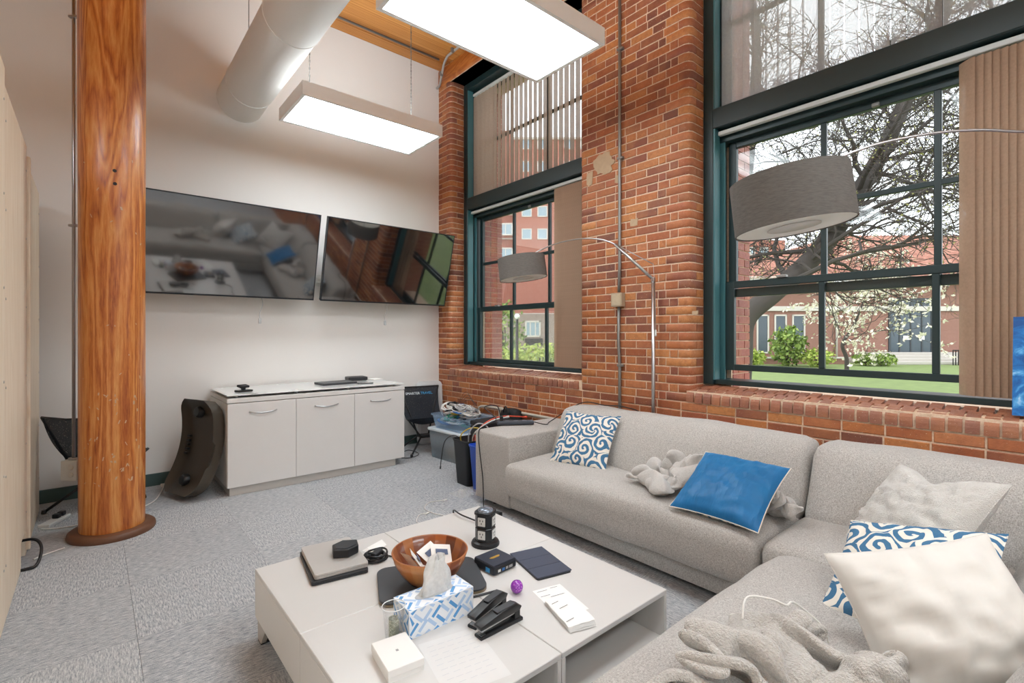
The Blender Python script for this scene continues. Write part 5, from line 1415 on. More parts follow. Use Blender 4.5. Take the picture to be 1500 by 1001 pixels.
bmesh.ops.remove_doubles(bm, verts=bm.verts, dist=1e-5); obj('tissue', bm, 'tissue', t)
# ---- clear cup with folded banknotes
t = thing('plastic_cup', 'clear plastic cup holding rolled banknotes beside the tissue box', 'cup', (0.748, 1.470, TT))
bm = B(); lathe(bm, [(0.0, 0.001), (0.024, 0.001), (0.026, 0.004), (0.036, 0.108), (0.038, 0.110), (0.038, 0.113), (0.0355, 0.113), (0.0345, 0.107), (0.0248, 0.005), (0.0, 0.0035)], 36, capb=False, capt=False); obj('cup_wall', bm, 'clearplastic', t, True)
bm = B(); tube(bm, [(0.0372 * math.cos(2 * PI * k / 36), 0.0372 * math.sin(2 * PI * k / 36), 0.1125) for k in range(36)], 0.0016, 6, closed=True); obj('cup_rim', bm, M('rim_clear', 'e4e8ea', 0.2), t)
def mk_bill():
    t_ = NT('banknote'); n_ = t_.noise(t_.coord(), 190, 3, 0.7); t_.bsdf(t_.ramp(n_, [(0.35, lin('6f7664')), (0.55, lin('b5b7a2')), (0.75, lin('dadbcb'))]), 0.8); return t_.m
for k, (r_, a0_, hh) in enumerate(((0.017, 0.2, 0.066), (0.012, 1.4, 0.06))):
    n_ = thing('banknote', ('grey-green banknote rolled wide inside the clear cup', 'tightly rolled grey-green banknote in the middle of the clear cup')[k], 'banknote', (0.748, 1.470, TT + 0.006), a0_, group='banknotes in the cup')
    bm = B(); pr = [(r_ * (1 + 0.08 * math.sin(q * 2)) * math.cos(q), r_ * math.sin(q)) for q in [i / 26 * 5.6 for i in range(27)]]
    a_ = [bm.verts.new((x, y, 0)) for x, y in pr]; b_ = [bm.verts.new((x, y, hh)) for x, y in pr]
    for i in range(26): bm.faces.new((a_[i], a_[i + 1], b_[i + 1], b_[i])).smooth = True
    obj('note_roll', bm, mk_bill(), n_)
    obj('note_portrait', xf(bx((-0.007, -0.0004, -0.012), (0.007, 0.0004, 0.012)), mx((0, -r_ * 1.03, hh * 0.5))), M('portrait_grey', '8b8f82', 0.8), n_)
# ---- staplers
def stapler(label, p, rz, col, ln):
    t = thing('stapler', label, 'stapler', (p[0], p[1], TT), rz, group='staplers on the coffee table')
    w = 0.019
    def prof(nm, pts, m, hw, par=t):
        bm = B(); a_ = [bm.verts.new((x, -hw, z)) for x, z in pts]; b_ = [bm.verts.new((x, hw, z)) for x, z in pts]
        bm.faces.new(a_); bm.faces.new(b_[::-1]); n_ = len(pts)
        for i in range(n_): bm.faces.new((a_[i], b_[i], b_[(i + 1) % n_], a_[(i + 1) % n_]))
        bmesh.ops.recalc_face_normals(bm, faces=bm.faces); bevel_all(bm, 0.003, 2, 35); return obj(nm, bm, m, par, True, angle=35)
    h = ln / 2
    prof('base', [(-h, 0), (h, 0), (h, 0.012), (h - 0.02, 0.015), (-h, 0.010)], 'black', w)
    prof('magazine', [(-h + 0.006, 0.022), (h - 0.03, 0.032), (h - 0.028, 0.040), (-h + 0.004, 0.031)], 'metal', w * 0.72)
    arm = prof('top_arm', [(-h, 0.031), (h - 0.015, 0.040), (h - 0.005, 0.052), (h - 0.03, 0.066), (0.0, 0.063), (-h + 0.03, 0.050), (-h - 0.002, 0.043)], col, w)
    obj('grip', xf(bx((-0.04, -0.014, 0), (0.04, 0.014, 0.003), 0.001), mx((0.02, 0, 0.064), (0, -0.05, 0))), 'slate', arm)
    obj('hinge_block', bx((h - 0.035, -w * 0.8, 0.010), (h - 0.012, w * 0.8, 0.044)), 'black', t)
    obj('anvil', bx((-h + 0.004, -0.012, 0.010), (-h + 0.024, 0.012, 0.0125)), 'metal', t)
stapler('black stapler nearer the loose paper sheet', (1.052, 1.296), R(0.5), 'black', 0.185)
stapler('black stapler pushed against the tissue box', (1.066, 1.372), R(12), 'black', 0.185)
# ---- white gift-like box, notepaper, pen
t = thing('white_box', 'small plain white lidded box at the corner of the coffee table', 'box', (0.705, 1.362, TT), R(-7))
obj('box_tray', bx((-0.054, -0.075, 0), (0.054, 0.075, 0.02)), M('box_white', 'eceae6', 0.5, var=0.01), t); obj('box_lid', bx((-0.056, -0.077, 0.014), (0.056, 0.077, 0.037), 0.0015), M('box_white'), t)
b_ = B(); box(b_, (-0.004, -0.004, 0.0371), (0.004, 0.006, 0.0374)); obj('box_print', b_, M('print_grey', '9a9a9a', 0.7), t); obj('box_seal', bx((-0.04, 0.0765, 0.008), (-0.02, 0.09, 0.0095)), M('box_white'), t)
t = thing('note_sheet', 'white sheet with faint handwriting beside the white box', 'paper', (0.865, 1.245, TT), R(-12))
bm = B(); sheet(bm, 0.20, 0.265, 0.0012, 12); obj('note_page', bm, M('note_paper', 'dcdbd9', 0.7, var=0.01), t)
b_ = B()
for k in range(9):
    y = 0.10 - k * 0.024
    for j in range(5):
        x = -0.08 + j * 0.032 + 0.004 * math.sin(k * 3 + j); b_.faces.new([b_.verts.new(p) for p in ((x, y, 0.0026), (x + 0.022, y + 0.001, 0.0026), (x + 0.022, y + 0.0026, 0.0026), (x, y + 0.0016, 0.0026))])
obj('handwriting', b_, M('faint_ink', 'c6c8cc', 0.8), t)
p0, p1 = onz(692, 877, TT), onz(725, 868, TT)
t = thing('pen', 'thin dark pen lying between the tissue box and the purple ball', 'pen', (p0.x, p0.y, TT + 0.0045), math.atan2(p1.y - p0.y, p1.x - p0.x))
bm = B(); tube(bm, [(0, 0, 0), (0.10, 0, 0)], 0.0043, 8); obj('barrel', bm, 'slate', t); bm = B(); tube(bm, [(-0.018, 0, 0), (0, 0, 0)], [0.0008, 0.004], 8); obj('tip', bm, 'metal', t)

# ---- power strip and cords on the sofa arm
AZ = 0.570
c = onz(755, 622, AZ)
t = thing('power_strip', 'dark flat power strip lying on the sofa arm', 'power strip', (c.x, c.y, AZ), -YAW + 0.1)
obj('strip_body', bx((-0.15, -0.03, 0), (0.15, 0.03, 0.03), 0.008, 2), M('strip_dark', '3d424b', 0.4), t); obj('strip_face', bx((-0.14, -0.024, 0.0301), (0.14, 0.024, 0.0315)), M('strip_face', '565d68', 0.4), t)
for k in range(4): obj('outlet', bx((-0.12 + k * 0.07, -0.014, 0.0316), (-0.085 + k * 0.07, 0.014, 0.0325)), 'black', t)
pg = obj('plug', bx((-0.128, -0.014, 0.0316), (-0.10, 0.014, 0.07), 0.006, 2), 'black', t)
iv = mx(t.location, (0, 0, -YAW + 0.1)).inverted()
bm = B(); tube(bm, [iv @ p for p in smoothpath([c + Vector((0.115, -0.10, 0.02)), onz(800, 622, AZ + 0.012), Vector((2.86, 2.85, AZ + 0.02)), Vector((2.95, 2.60, 0.755)), Vector((2.93, 2.35, 0.765)), Vector((3.0, 2.22, 0.76)), Vector((3.14, 2.15, 0.68)), Vector((3.17, 2.13, 0.4))], 8)], 0.004, 6); obj('supply_cord', bm, 'black', t)
t = thing('extension_cable', 'black cord hanging down the front of the sofa arm to the floor', 'cord', (2.25, 3.0, 0), world=True)
q0 = Vector((c.x - 0.10, c.y + 0.07, AZ + 0.07))
P = [q0, q0 + Vector((-0.02, 0.02, 0.08)), q0 + Vector((-0.10, 0.08, 0.07)), Vector((2.45, 3.06, 0.62)), Vector((2.30, 3.03, 0.585)), Vector((2.247, 3.02, 0.55)), Vector((2.240, 3.0, 0.42)), Vector((2.243, 2.965, 0.22)), Vector((2.24, 2.95, 0.03)), Vector((2.20, 2.90, 0.008)), Vector((2.08, 2.75, 0.006))]
bm = B(); tube(bm, smoothpath(P, 8), 0.0042, 6); obj('cord_run', bm, 'black', t)
obj('floor_plug', xf(bx((-0.05, -0.03, 0), (0.05, 0.03, 0.03), 0.006, 2), mx((2.17, 2.72, 0.0), (0, 0, 0.3))), 'black', t)

# ---- storage totes full of cables
t = thing('storage_tote', 'frosted lidded storage tote on the carpet under the open tote', 'tote', (2.955, 4.27, 0), R(4))
bm = B(); shell_box(bm, [(0.40, 0.56, 0.04, 0.0), (0.45, 0.61, 0.05, 0.29)], 0.003); obj('tub', bm, 'tote', t)
bm = B(); prism(bm, rrect(0.475, 0.635, 0.055, 5), 0.288, 0.312); bevel_all(bm, 0.006, 2, 40); obj('lid', bm, M('lid_white', 'd3dade', 0.45), t)
random.seed(31)
for k, (m, lo, hi) in enumerate((('card', (-0.16, -0.22, 0.01), (0.02, 0.05, 0.18)), ('cable_grey', (0.03, -0.1, 0.01), (0.17, 0.18, 0.14)), ('slate', (-0.15, 0.08, 0.01), (0.0, 0.24, 0.2)))):
    b_ = thing('stored_box', ('tan carton seen through the side of the frosted tote', 'light grey carton seen through the side of the frosted tote', 'dark carton seen through the side of the frosted tote')[k], 'box', t.location, R(4))
    obj('carton', bx(lo, hi, 0.004), m, b_); obj('carton_flap', bx((lo[0], (lo[1] + hi[1]) / 2 - 0.01, hi[2] + 0.0002), (hi[0], (lo[1] + hi[1]) / 2 + 0.01, hi[2] + 0.001)), 'paper', b_)
OT = (2.94, 4.25, 0.313)
t = thing('storage_tote', 'open clear blue tote heaped with tangled cables', 'tote', OT, R(2))
bm = B(); shell_box(bm, [(0.35, 0.50, 0.04, 0.0), (0.40, 0.56, 0.05, 0.135), (0.43, 0.59, 0.06, 0.137), (0.43, 0.59, 0.06, 0.148)], 0.003); obj('tub', bm, 'tote_blue', t)
def cable(label, mat, path, r, grp, end=None):
    o = thing('cable', label, 'cable', path[0], world=True, group=grp)
    bm = B(); tube(bm, smoothpath(path, 6), r, 6); obj('wire', bm, mat, o)
    e0, e1 = Vector(path[-1]), Vector(path[-2]); d = (e0 - e1).normalized()
    bm = B(); tube(bm, [e0 - d * 0.002, e0 + d * 0.022], r * 1.7, 6); obj('connector', bm, end or mat, o)
    return o
random.seed(17)
for k in range(44):
    m, nm = random.choice((('cable_grey', 'grey'), ('cable_grey', 'grey'), ('cable_grey', 'grey'), ('cable_white', 'white'), ('cable_white', 'white'), ('cable_white', 'white'), ('cable_blue', 'blue'), ('cable_blue', 'blue'), ('cable_green', 'green'), ('cable_yellow', 'yellow'), ('black', 'black')))
    cx_, cy_ = OT[0] + random.uniform(-0.09, 0.09), OT[1] + random.uniform(-0.15, 0.17); z_ = OT[2] + 0.05 + k * 0.0046
    rx_, ry_ = random.uniform(0.05, 0.10), random.uniform(0.06, 0.12); rot_ = random.uniform(0, PI); P = []
    n_ = random.choice((14, 20, 26)); tl = random.uniform(-0.4, 0.4)
    for q in range(n_):
        a_ = 2 * PI * q / 9.0; s_ = 1 - 0.012 * q
        x, y = rx_ * s_ * math.cos(a_), ry_ * s_ * math.sin(a_)
        z__ = z_ + 0.012 * math.sin(q * 1.3 + k) + (x * tl)
        P.append(Vector((cx_ + x * math.cos(rot_) - y * math.sin(rot_), cy_ + x * math.sin(rot_) + y * math.cos(rot_), max(z__, OT[2] + 0.02))))
    for p in P:
        p.x = min(max(p.x, OT[0] - 0.185), OT[0] + 0.185); p.y = min(max(p.y, OT[1] - 0.26), OT[1] + 0.26)
    cable('%s cable looped in the heap inside the open clear tote' % nm, m, P, 0.0058, 'cables in the open tote', 'clearplastic' if nm != 'black' else None)
for k in range(4):       # stiff wires springing up out of the heap
    b0 = Vector((OT[0] + 0.02 + 0.035 * k, OT[1] - 0.05 + 0.07 * k, OT[2] + 0.16))
    cable('thin dark wire springing up out of the cable heap', 'slate2', [b0, b0 + Vector((0.0, 0.05, 0.10)), b0 + Vector((0.03, -0.02, 0.14 + 0.02 * k)), b0 + Vector((0.06, -0.10, 0.10)), b0 + Vector((0.05, -0.14, 0.03))], 0.0022, 'wires springing from the heap')
# ---- pale plastic panel leaning in the corner
t = thing('folding_table', 'pale grey plastic folding table stored on end in the brick corner', 'folding table', (3.055, 5.06, -0.0), rot=(R(-4), 0, R(-4)))
bm = B(); prism(bm, rrect(0.34, 0.74, 0.06, 6), 0, 0.04); bevel_all(bm, 0.008, 2, 50); xf(bm, mx((0, 0.02, 0.373), (PI / 2, 0, 0))); obj('table_leaf', bm, M('table_plastic', 'd3d5d6', 0.5), t, True, angle=40)
bm = B(); prism(bm, rrect(0.27, 0.66, 0.04, 6), 0, 0.004); xf(bm, mx((0, -0.0202, 0.373), (PI / 2, 0, 0))); obj('raised_field', bm, M('table_plastic2', 'c6c9cc', 0.5), t)
# ---- camp chairs
def camp_chair(label, loc, rz, text=False):
    t = thing('camp_chair', label, 'chair', loc, rz, group='folding camp chairs')
    bt = [Vector((-0.23, 0.20, 0.70)), Vector((0.23, 0.20, 0.70))]; fr = [Vector((-0.25, -0.20, 0.40)), Vector((0.25, -0.20, 0.40))]
    nu, nv = 14, 18; bm = B(); g = []
    for i in range(nu + 1):
        u = i / nu; row = []; s = 4 * u * (1 - u)
        for j in range(nv + 1):
            v = j / nv
            a_ = bt[0].lerp(bt[1], u); d_ = fr[0].lerp(fr[1], u)
            mid = Vector((a_.x * 0.86, 0.13 + 0.05 * s, 0.30 + 0.03 * (1 - s)))
            mid2 = Vector((a_.x * 0.9, -0.02, 0.26 + 0.08 * (1 - s)))
            k = 1 - v; p = a_ * k ** 3 + mid * 3 * k * k * v + mid2 * 3 * k * v * v + d_ * v ** 3
            p.z -= 0.035 * s * math.sin(PI * v); p.y += 0.03 * s * (1 - v) 
            row.append(bm.verts.new(p))
        g.append(row)
    for i in range(nu):
        for j in range(nv):
            bm.faces.new((g[i][j], g[i + 1][j], g[i + 1][j + 1], g[i][j + 1])).smooth = True
    fb = obj('fabric_seat', bm, 'mesh', t)
    hub = Vector((0, 0.0, 0.17))
    for sx in (-1, 1):
        for sy, top in ((1, bt), (-1, fr)):
            p = top[0 if sx < 0 else 1]
            bm = B(); tube(bm, [hub + Vector((sx * 0.06, sy * 0.05, 0)), p], 0.009, 8); obj('upright', bm, 'black', t)
            ft = Vector((sx * 0.21, sy * 0.20, 0.012)); bm = B(); tube(bm, [hub + Vector((sx * 0.06, sy * 0.05, 0.0)), ft], 0.010, 8); lg = obj('leg', bm, 'black', t)
            b_ = B(); lathe(b_, [(0.014, 0), (0.016, 0.01), (0.012, 0.028)], 12, c=(ft.x, ft.y, 0)); obj('foot_cap', b_, 'black', lg)
    bm = B(); box(bm, (-0.07, -0.06, 0.155), (0.07, 0.06, 0.185), 0.008, 2); obj('hub', bm, 'black', t)
    bm = B(); tube(bm, [bt[0], (bt[0] + bt[1]) / 2 + Vector((0, 0.03, -0.005)), bt[1]], 0.007, 6); obj('top_hem', bm, 'blackm', t)
    if text:
        nrm = R(78)
        text_mesh('white_lettering', 'SMARTER', 0.040, M('letter_white', 'e9eef2', 0.6), t, (-0.175, 0.152, 0.615), (nrm, 0, 0))
        text_mesh('blue_lettering', 'TRAVEL.', 0.040, M('letter_blue', '3aa3e0', 0.6), t, (0.0, 0.152, 0.615), (nrm, 0, 0))
    return t
camp_chair('black mesh camp chair with printed lettering between the credenza and the totes', (2.815, 4.79, 0), R(-12), True)
camp_chair('black camp chair tucked behind the timber column', (0.02, 4.87, 0), R(132))
# ---- bins
def bin_(label, loc, mat, w, d, h, rz):
    t = thing('waste_bin', label, 'bin', loc, rz)
    bm = B(); shell_box(bm, [(w * 0.78, d * 0.78, 0.03, 0), (w * 0.97, d * 0.97, 0.035, h - 0.02), (w, d, 0.037, h - 0.018), (w, d, 0.037, h)], 0.003); obj('bin_body', bm, mat, t)
    bm = B(); tube(bm, [Vector((x, y, h - 0.004)) for x, y in rrect(w, d, 0.037, 5)], 0.005, 6, closed=True); obj('rim', bm, mat, t); return t
bin_('black rectangular waste bin with cables poking out beside the sofa arm', (2.525, 3.50, 0), 'black', 0.26, 0.24, 0.39, 0.0)
bin_('blue rectangular recycling bin against the sofa arm', (2.50, 3.225, 0), M('bin_blue', '1f55c8', 0.4), 0.26, 0.24, 0.385, 0.0)
for k, (m, nm, P) in enumerate((('cable_yellow', 'yellow', [(2.50, 3.55, 0.25), (2.45, 3.56, 0.40), (2.50, 3.50, 0.475), (2.58, 3.44, 0.47), (2.62, 3.40, 0.40)]), ('cable_red', 'orange', [(2.52, 3.42, 0.25), (2.50, 3.40, 0.42), (2.56, 3.36, 0.53), (2.70, 3.30, 0.585), (2.90, 3.22, 0.57)]),
                             ('cable_white', 'white', [(2.55, 3.48, 0.25), (2.50, 3.45, 0.40), (2.52, 3.38, 0.49), (2.60, 3.30, 0.56), (2.66, 3.18, 0.60)]), ('cable_grey', 'grey', [(2.50, 3.50, 0.25), (2.47, 3.46, 0.44), (2.52, 3.40, 0.53), (2.58, 3.34, 0.50), (2.62, 3.34, 0.40)]), ('cable_red', 'orange', [(2.56, 3.54, 0.25), (2.52, 3.46, 0.38), (2.50, 3.40, 0.43), (2.54, 3.36, 0.36)]),
                             ('black', 'black', [(2.56, 3.60, 0.30), (2.45, 3.64, 0.40), (2.37, 3.68, 0.36), (2.345, 3.70, 0.22), (2.34, 3.71, 0.13)]))):
    cable('%s cable %s' % (nm, 'arching out of the black waste bin' if nm != 'black' else 'with a plug hanging over the side of the black waste bin') if k != 4 else 'short orange cable standing low in the black waste bin', m, [Vector(p) for p in P], 0.0055 if nm != 'black' else 0.004, 'cables in the black bin')
# ---- black equipment case and its lid behind the bins
t = thing('equipment_case', 'black equipment case standing between the totes and the sofa arm', 'case', (2.93, 3.72, 0), 0.05)
obj('case_body', bx((-0.17, -0.13, 0), (0.17, 0.13, 0.43), 0.01, 2), 'black', t); obj('case_lid', bx((-0.172, -0.132, 0.432), (0.172, 0.132, 0.475), 0.01, 2), 'blackm', t)
obj('case_handle', bx((-0.05, -0.145, 0.25), (0.05, -0.131, 0.27), 0.004), 'slate2', t); obj('case_label', bx((-0.1725, -0.08, 0.28), (-0.1705, -0.04, 0.34)), M('sticker_blue'), t)
t = thing('black_backpack', 'small black bag slumped against the brick wall behind the cables', 'bag', (3.165, 3.73, 0.0))
obj('bag_body', rbox((-0.05, -0.13, 0.0), (0.075, 0.13, 0.56), 0.06, (6, 10, 10), 0.0, None, 0.012, 4), 'blackm', t, True)
bm = B(); tube(bm, smoothpath([(-0.05, -0.05, 0.52), (-0.06, 0.0, 0.585), (-0.05, 0.05, 0.52)], 6), 0.007, 6); obj('carry_loop', bm, 'black', t)
# ---- stray things on the carpet
t = thing('white_cable', 'thin white cable with two plugs curled on the carpet behind the coffee table', 'cable', (1.75, 3.0, 0), world=True)
P = [onz(652, 733, 0.006), onz(630, 736, 0.006), onz(622, 745, 0.006), onz(635, 752, 0.006), onz(655, 758, 0.006), onz(640, 766, 0.006), onz(612, 766, 0.006), onz(614, 755, 0.006), onz(626, 752, 0.008)]
bm = B(); tube(bm, smoothpath(P, 7), 0.003, 6); obj('wire', bm, 'cable_white', t)
for q, p in ((P[0], 0.2), (P[-1], 0.4)): obj('connector', xf(bx((-0.02, -0.007, -0.004), (0.02, 0.007, 0.008), 0.002), mx((q.x, q.y, 0.004), (0, 0, p))), 'cable_white', t)
t = thing('plastic_bag', 'crumpled clear plastic bag on the carpet by the blue bin', 'bag', onz(682, 723))
bm = B(); n1, n2 = 16, 12; g = [[bm.verts.new(((i / n1 - 0.5) * 0.22 + 0.012 * noise.noise(Vector((i, j, 1.0))), (j / n2 - 0.5) * 0.17 + 0.012 * noise.noise(Vector((i, j, 4.0))), 0.003 + 0.045 * abs(noise.noise(Vector((i * 0.4, j * 0.4, 0.5)))) * math.sin(PI * i / n1) * math.sin(PI * j / n2) * 2)) for j in range(n2 + 1)] for i in range(n1 + 1)]
for i in range(n1):
    for j in range(n2): bm.faces.new((g[i][j], g[i + 1][j], g[i + 1][j + 1], g[i][j + 1]))
obj('film', bm, 'polybag', t)
t = thing('power_strip', 'short white power strip with black plugs on the carpet by the booth', 'power strip', (-0.20, 4.62, 0), R(62))
obj('strip_body', bx((-0.11, -0.035, 0), (0.11, 0.035, 0.025), 0.006, 2), M('socket_white'), t)
for x in (0.02, 0.07): obj('plug', bx((x - 0.018, -0.02, 0.0251), (x + 0.018, 0.02, 0.055), 0.006, 2), 'black', t)
t = thing('extension_cable', 'white cord running along the carpet behind the timber column', 'cord', (0.0, 4.6, 0), world=True)
bm = B(); tube(bm, smoothpath([(-0.26, 4.50, 0.008), (-0.15, 4.44, 0.008), (0.05, 4.46, 0.008), (0.32, 4.62, 0.008), (0.42, 4.9, 0.008), (0.46, 5.12, 0.008)], 7), 0.005, 6); obj('wire', bm, 'cable_white', t)
obj('connector', bx((0.44, 5.10, 0.0), (0.48, 5.15, 0.02), 0.003), 'cable_white', t)
t = thing('extension_cable', 'black cord looping out of the cable notch of the tall booth', 'cord', (-0.28, 3.95, 0), world=True)
bm = B(); tube(bm, smoothpath([(-0.40, 3.98, 0.10), (-0.27, 3.96, 0.115), (-0.225, 3.90, 0.08), (-0.235, 3.80, 0.02), (-0.28, 3.78, 0.01), (-0.42, 3.80, 0.01)], 7), 0.008, 6); obj('wire', bm, 'black', t)
bm = B(); tube(bm, smoothpath([(-0.26, 3.93, 0.006), (-0.20, 3.98, 0.006), (-0.13, 4.02, 0.006)], 7), 0.004, 6); obj('thin_wire', bm, 'cable_white', t)
t = thing('extension_cable', 'black cord on the carpet at the foot of the lettered camp chair', 'cord', (2.5, 4.7, 0), world=True)
bm = B(); tube(bm, smoothpath([onz(580, 668, 0.005), onz(597, 660, 0.005), onz(611, 663, 0.005), onz(612, 667, 0.005), onz(600, 671, 0.005), onz(588, 671, 0.005)], 7), 0.004, 6); obj('wire', bm, 'black', t)
# earphone cord on the shaggy throw
t = thing('white_cable', 'white charging cable looped on the shaggy throw', 'cable', (1.42, 0.55, 0.5), world=True)
bm = B(); tube(bm, smoothpath([(1.33, 0.60, 0.53), (1.38, 0.61, 0.57), (1.44, 0.57, 0.56), (1.41, 0.52, 0.575), (1.47, 0.52, 0.56), (1.52, 0.47, 0.50), (1.54, 0.46, 0.45)], 7), 0.0028, 6); obj('wire', bm, 'cable_white', t)
# ================================================================== outside the windows
GZ = -0.40
lw = struct('ground_lawn', bx((4.05, -60, GZ - 0.2), (90, 70, GZ)), 'lawn')
def front(depth, px=750.0): return Vector((sY, cY, 0)) * depth + Vector((cY, -sY, 0)) * ((px - CX) / F * depth)
def camroot(name, label, cat, depth, group=None):
    # a thing whose local x runs parallel to the far street fronts (along the lens plane), y away from the room
    p = front(depth); return thing(name, label, cat, (p.x, p.y, GZ), -YAW, group)
def X_(px, d): return (px - CX) / F * d
def Z_(py, d): return H + (CY - py) / F * d - GZ
def mk_farbrick(name, a, b):
    t = NT(name); v = t.coord((1, 1, 1)); br = t.n('TexBrick'); br.inputs['Scale'].default_value = 5.0
    br.inputs['Color1'].default_value = (*lin(a), 1); br.inputs['Color2'].default_value = (*lin(b), 1); br.inputs['Mortar'].default_value = (*lin('c2a596'), 1)
    br.inputs['Mortar Size'].default_value = 0.012
    mp = t.coord((1, 1, 1), (PI / 2, 0, 0)); t.l(mp, br.inputs['Vector'])
    t.bsdf(br.outputs['Color'], 0.85, spec=0.2); return t.m
MATS['far1'] = mk_farbrick('brick_pavilion', '8a6156', '966c60'); MATS['far2'] = mk_farbrick('brick_block', 'a8685a', 'b47666')
M('stone', 'd4cdc4', 0.8); M('farglass', '4a5660', 0.15, var=0.2, nscale=0.7); M('farglass2', '9fb2bd', 0.2, var=0.15, nscale=0.4); M('concrete', 'bdb6ae', 0.85)
# ---- low brick pavilion with a tiled roof
d = 30.0
t = camroot('brick_pavilion', 'low brick building with a red tiled roof across the lawn', 'building', d)
xa, xb = X_(1030, d), X_(1720, d); ze = Z_(413, d)
obj('wall', bx((xa, 0, 0), (xb, 9, ze)), 'far1', t)
obj('stone_band', bx((xa, -0.12, Z_(456, d)), (xb, 0.0, Z_(449, d)), 0.02), 'stone', t)
obj('eave_board', bx((xa - 0.6, -0.7, ze), (xb + 0.6, -0.5, ze + 0.25)), 'stone', t)
# barrel tile roof: hipped at the far end
zr = Z_(345, 36.0); bm = B(); pit = 0.26; n = int((xb + 0.8 - (xa - 0.8)) / pit)
hipx = X_(1235, 36)
for i in range(n):
    x0 = xa - 0.8 + i * pit
    def topz(x):   # height fraction reached before the hip cuts the slope
        k = (x - (xa - 0.8)) / (hipx - (xa - 0.8)); return min(1.0, max(0.03, k))
    for q in range(4):
        xs_, zs_ = [], []
        for e in (q, q + 1):
            x = x0 + pit * e / 4; bump = 0.055 * math.sin(PI * e / 4); k = topz(x)
            xs_.append(((x, -0.75, ze + 0.12 + bump), (x, -0.75 + 7.5 * k, ze + 0.12 + (zr - ze) * k + bump)))
        bm.faces.new([bm.verts.new(p) for p in (xs_[0][0], xs_[1][0], xs_[1][1], xs_[0][1])]).smooth = True
bmesh.ops.remove_doubles(bm, verts=bm.verts, dist=0.001)
def mk_tile():
    t_ = NT('roof_tile'); geo = t_.n('NewGeometry').outputs['Position']; n1 = t_.noise(geo, 2.2, 4, 0.7)
    sp = t_.n('SeparateXYZ'); t_.l(geo, sp.inputs[0]); row = t_.math('FRACT', t_.math('MULTIPLY', sp.outputs[2], 4.2))
    col = t_.ramp(n1, [(0.3, lin('8f5d50')), (0.55, lin('a87766')), (0.75, lin('bb9584'))]); col = t_.mix(t_.ramp(row, [(0.0, 0.55), (0.2, 0.0)]), col, lin('6e463c'))
    t_.bsdf(col, 0.85, spec=0.2); return t_.m
obj('tile_roof', bm, mk_tile(), t)
obj('gable_fill', bx((xa - 0.5, 6.7, ze), (xb, 7.4, zr - 0.3)), 'far1', t) if False else None
def fwin(t, pxa, pxb, pya, pyb, dd, glass='farglass', fr='stone', fw=0.09, bars=0):
    x0, x1, z0, z1 = X_(pxa, dd), X_(pxb, dd), Z_(pyb, dd), Z_(pya, dd)
    b_ = B()
    for lo, hi in (((x0, z0), (x0 + fw, z1)), ((x1 - fw, z0), (x1, z1)), ((x0, z1 - fw), (x1, z1)), ((x0, z0), (x1, z0 + fw))): box(b_, (lo[0], -0.06, lo[1]), (hi[0], 0.05, hi[1]))
    for k in range(bars): x = x0 + (x1 - x0) * (k + 1) / (bars + 1); box(b_, (x - fw * 0.35, -0.05, z0), (x + fw * 0.35, 0.04, z1))
    w = obj('window', b_, fr, t); obj('window_pane', bx((x0 + fw, -0.02, z0 + fw), (x1 - fw, 0.0, z1 - fw)), glass, w)
for a in ((1086, 1099, 462, 518), (1108, 1126, 461, 518), (1134, 1152, 461, 519), (1160, 1179, 461, 519)): fwin(t, *a, d)
# glazed entrance
fwin(t, 1301, 1366, 437, 527, d, 'farglass', M('dark_frame', '3a4046', 0.5), 0.12, 3)
bm = B()
for a in ((1322, 1331), (1345, 1353)): box(bm, (X_(a[0], d), -0.07, Z_(498, d)), (X_(a[1], d), -0.05, Z_(492, d)))
obj('notice', bm, 'paper', t)
bm = B(); tube(bm, [(X_(1224, d), -0.1, 0), (X_(1224, d), -0.1, ze)], 0.06, 8); obj('downpipe', bm, 'stone', t)
# steps, planter wall, railing
d2 = 27.5
t = camroot('entrance_steps', 'pale stone steps in front of the glazed entrance across the lawn', 'steps', d2)
for k in range(4): obj('step', bx((X_(1300, d2) - 0.25 * k, k * -0.45 + 1.2, 0), (X_(1560, d2), 2.4, 0.62 - 0.15 * k), 0.02), 'concrete', t)
t = camroot('planter_wall', 'low brick planter wall along the pavilion across the lawn', 'wall', d2 + 0.4)
obj('planter_brick', bx((X_(1040, d2), 0, 0), (X_(1250, d2), 0.35, Z_(526, d2))), 'far1', t); obj('coping', bx((X_(1040, d2), -0.04, Z_(526, d2)), (X_(1251, d2), 0.4, Z_(524, d2))), 'stone', t)
t = camroot('step_railing', 'dark metal railing beside the stone steps across the lawn', 'railing', d2 - 0.6)
x0, x1 = X_(1382, d2), X_(1428, d2)
top = [(x0, 0, Z_(513, d2)), ((x0 + x1) / 2, 0, Z_(513, d2)), (x1, 0, Z_(521, d2))]
bm = B(); tube(bm, top, 0.035, 6); obj('handrail', bm, 'blackm', t)
for k in range(13):
    x = x0 + (x1 - x0) * k / 12; zt = Z_(513, d2) if k <= 6 else Z_(513 + 8 * (k - 6) / 6, d2)
    obj('baluster', bx((x - 0.018, -0.018, 0), (x + 0.018, 0.018, zt)), 'blackm', t)
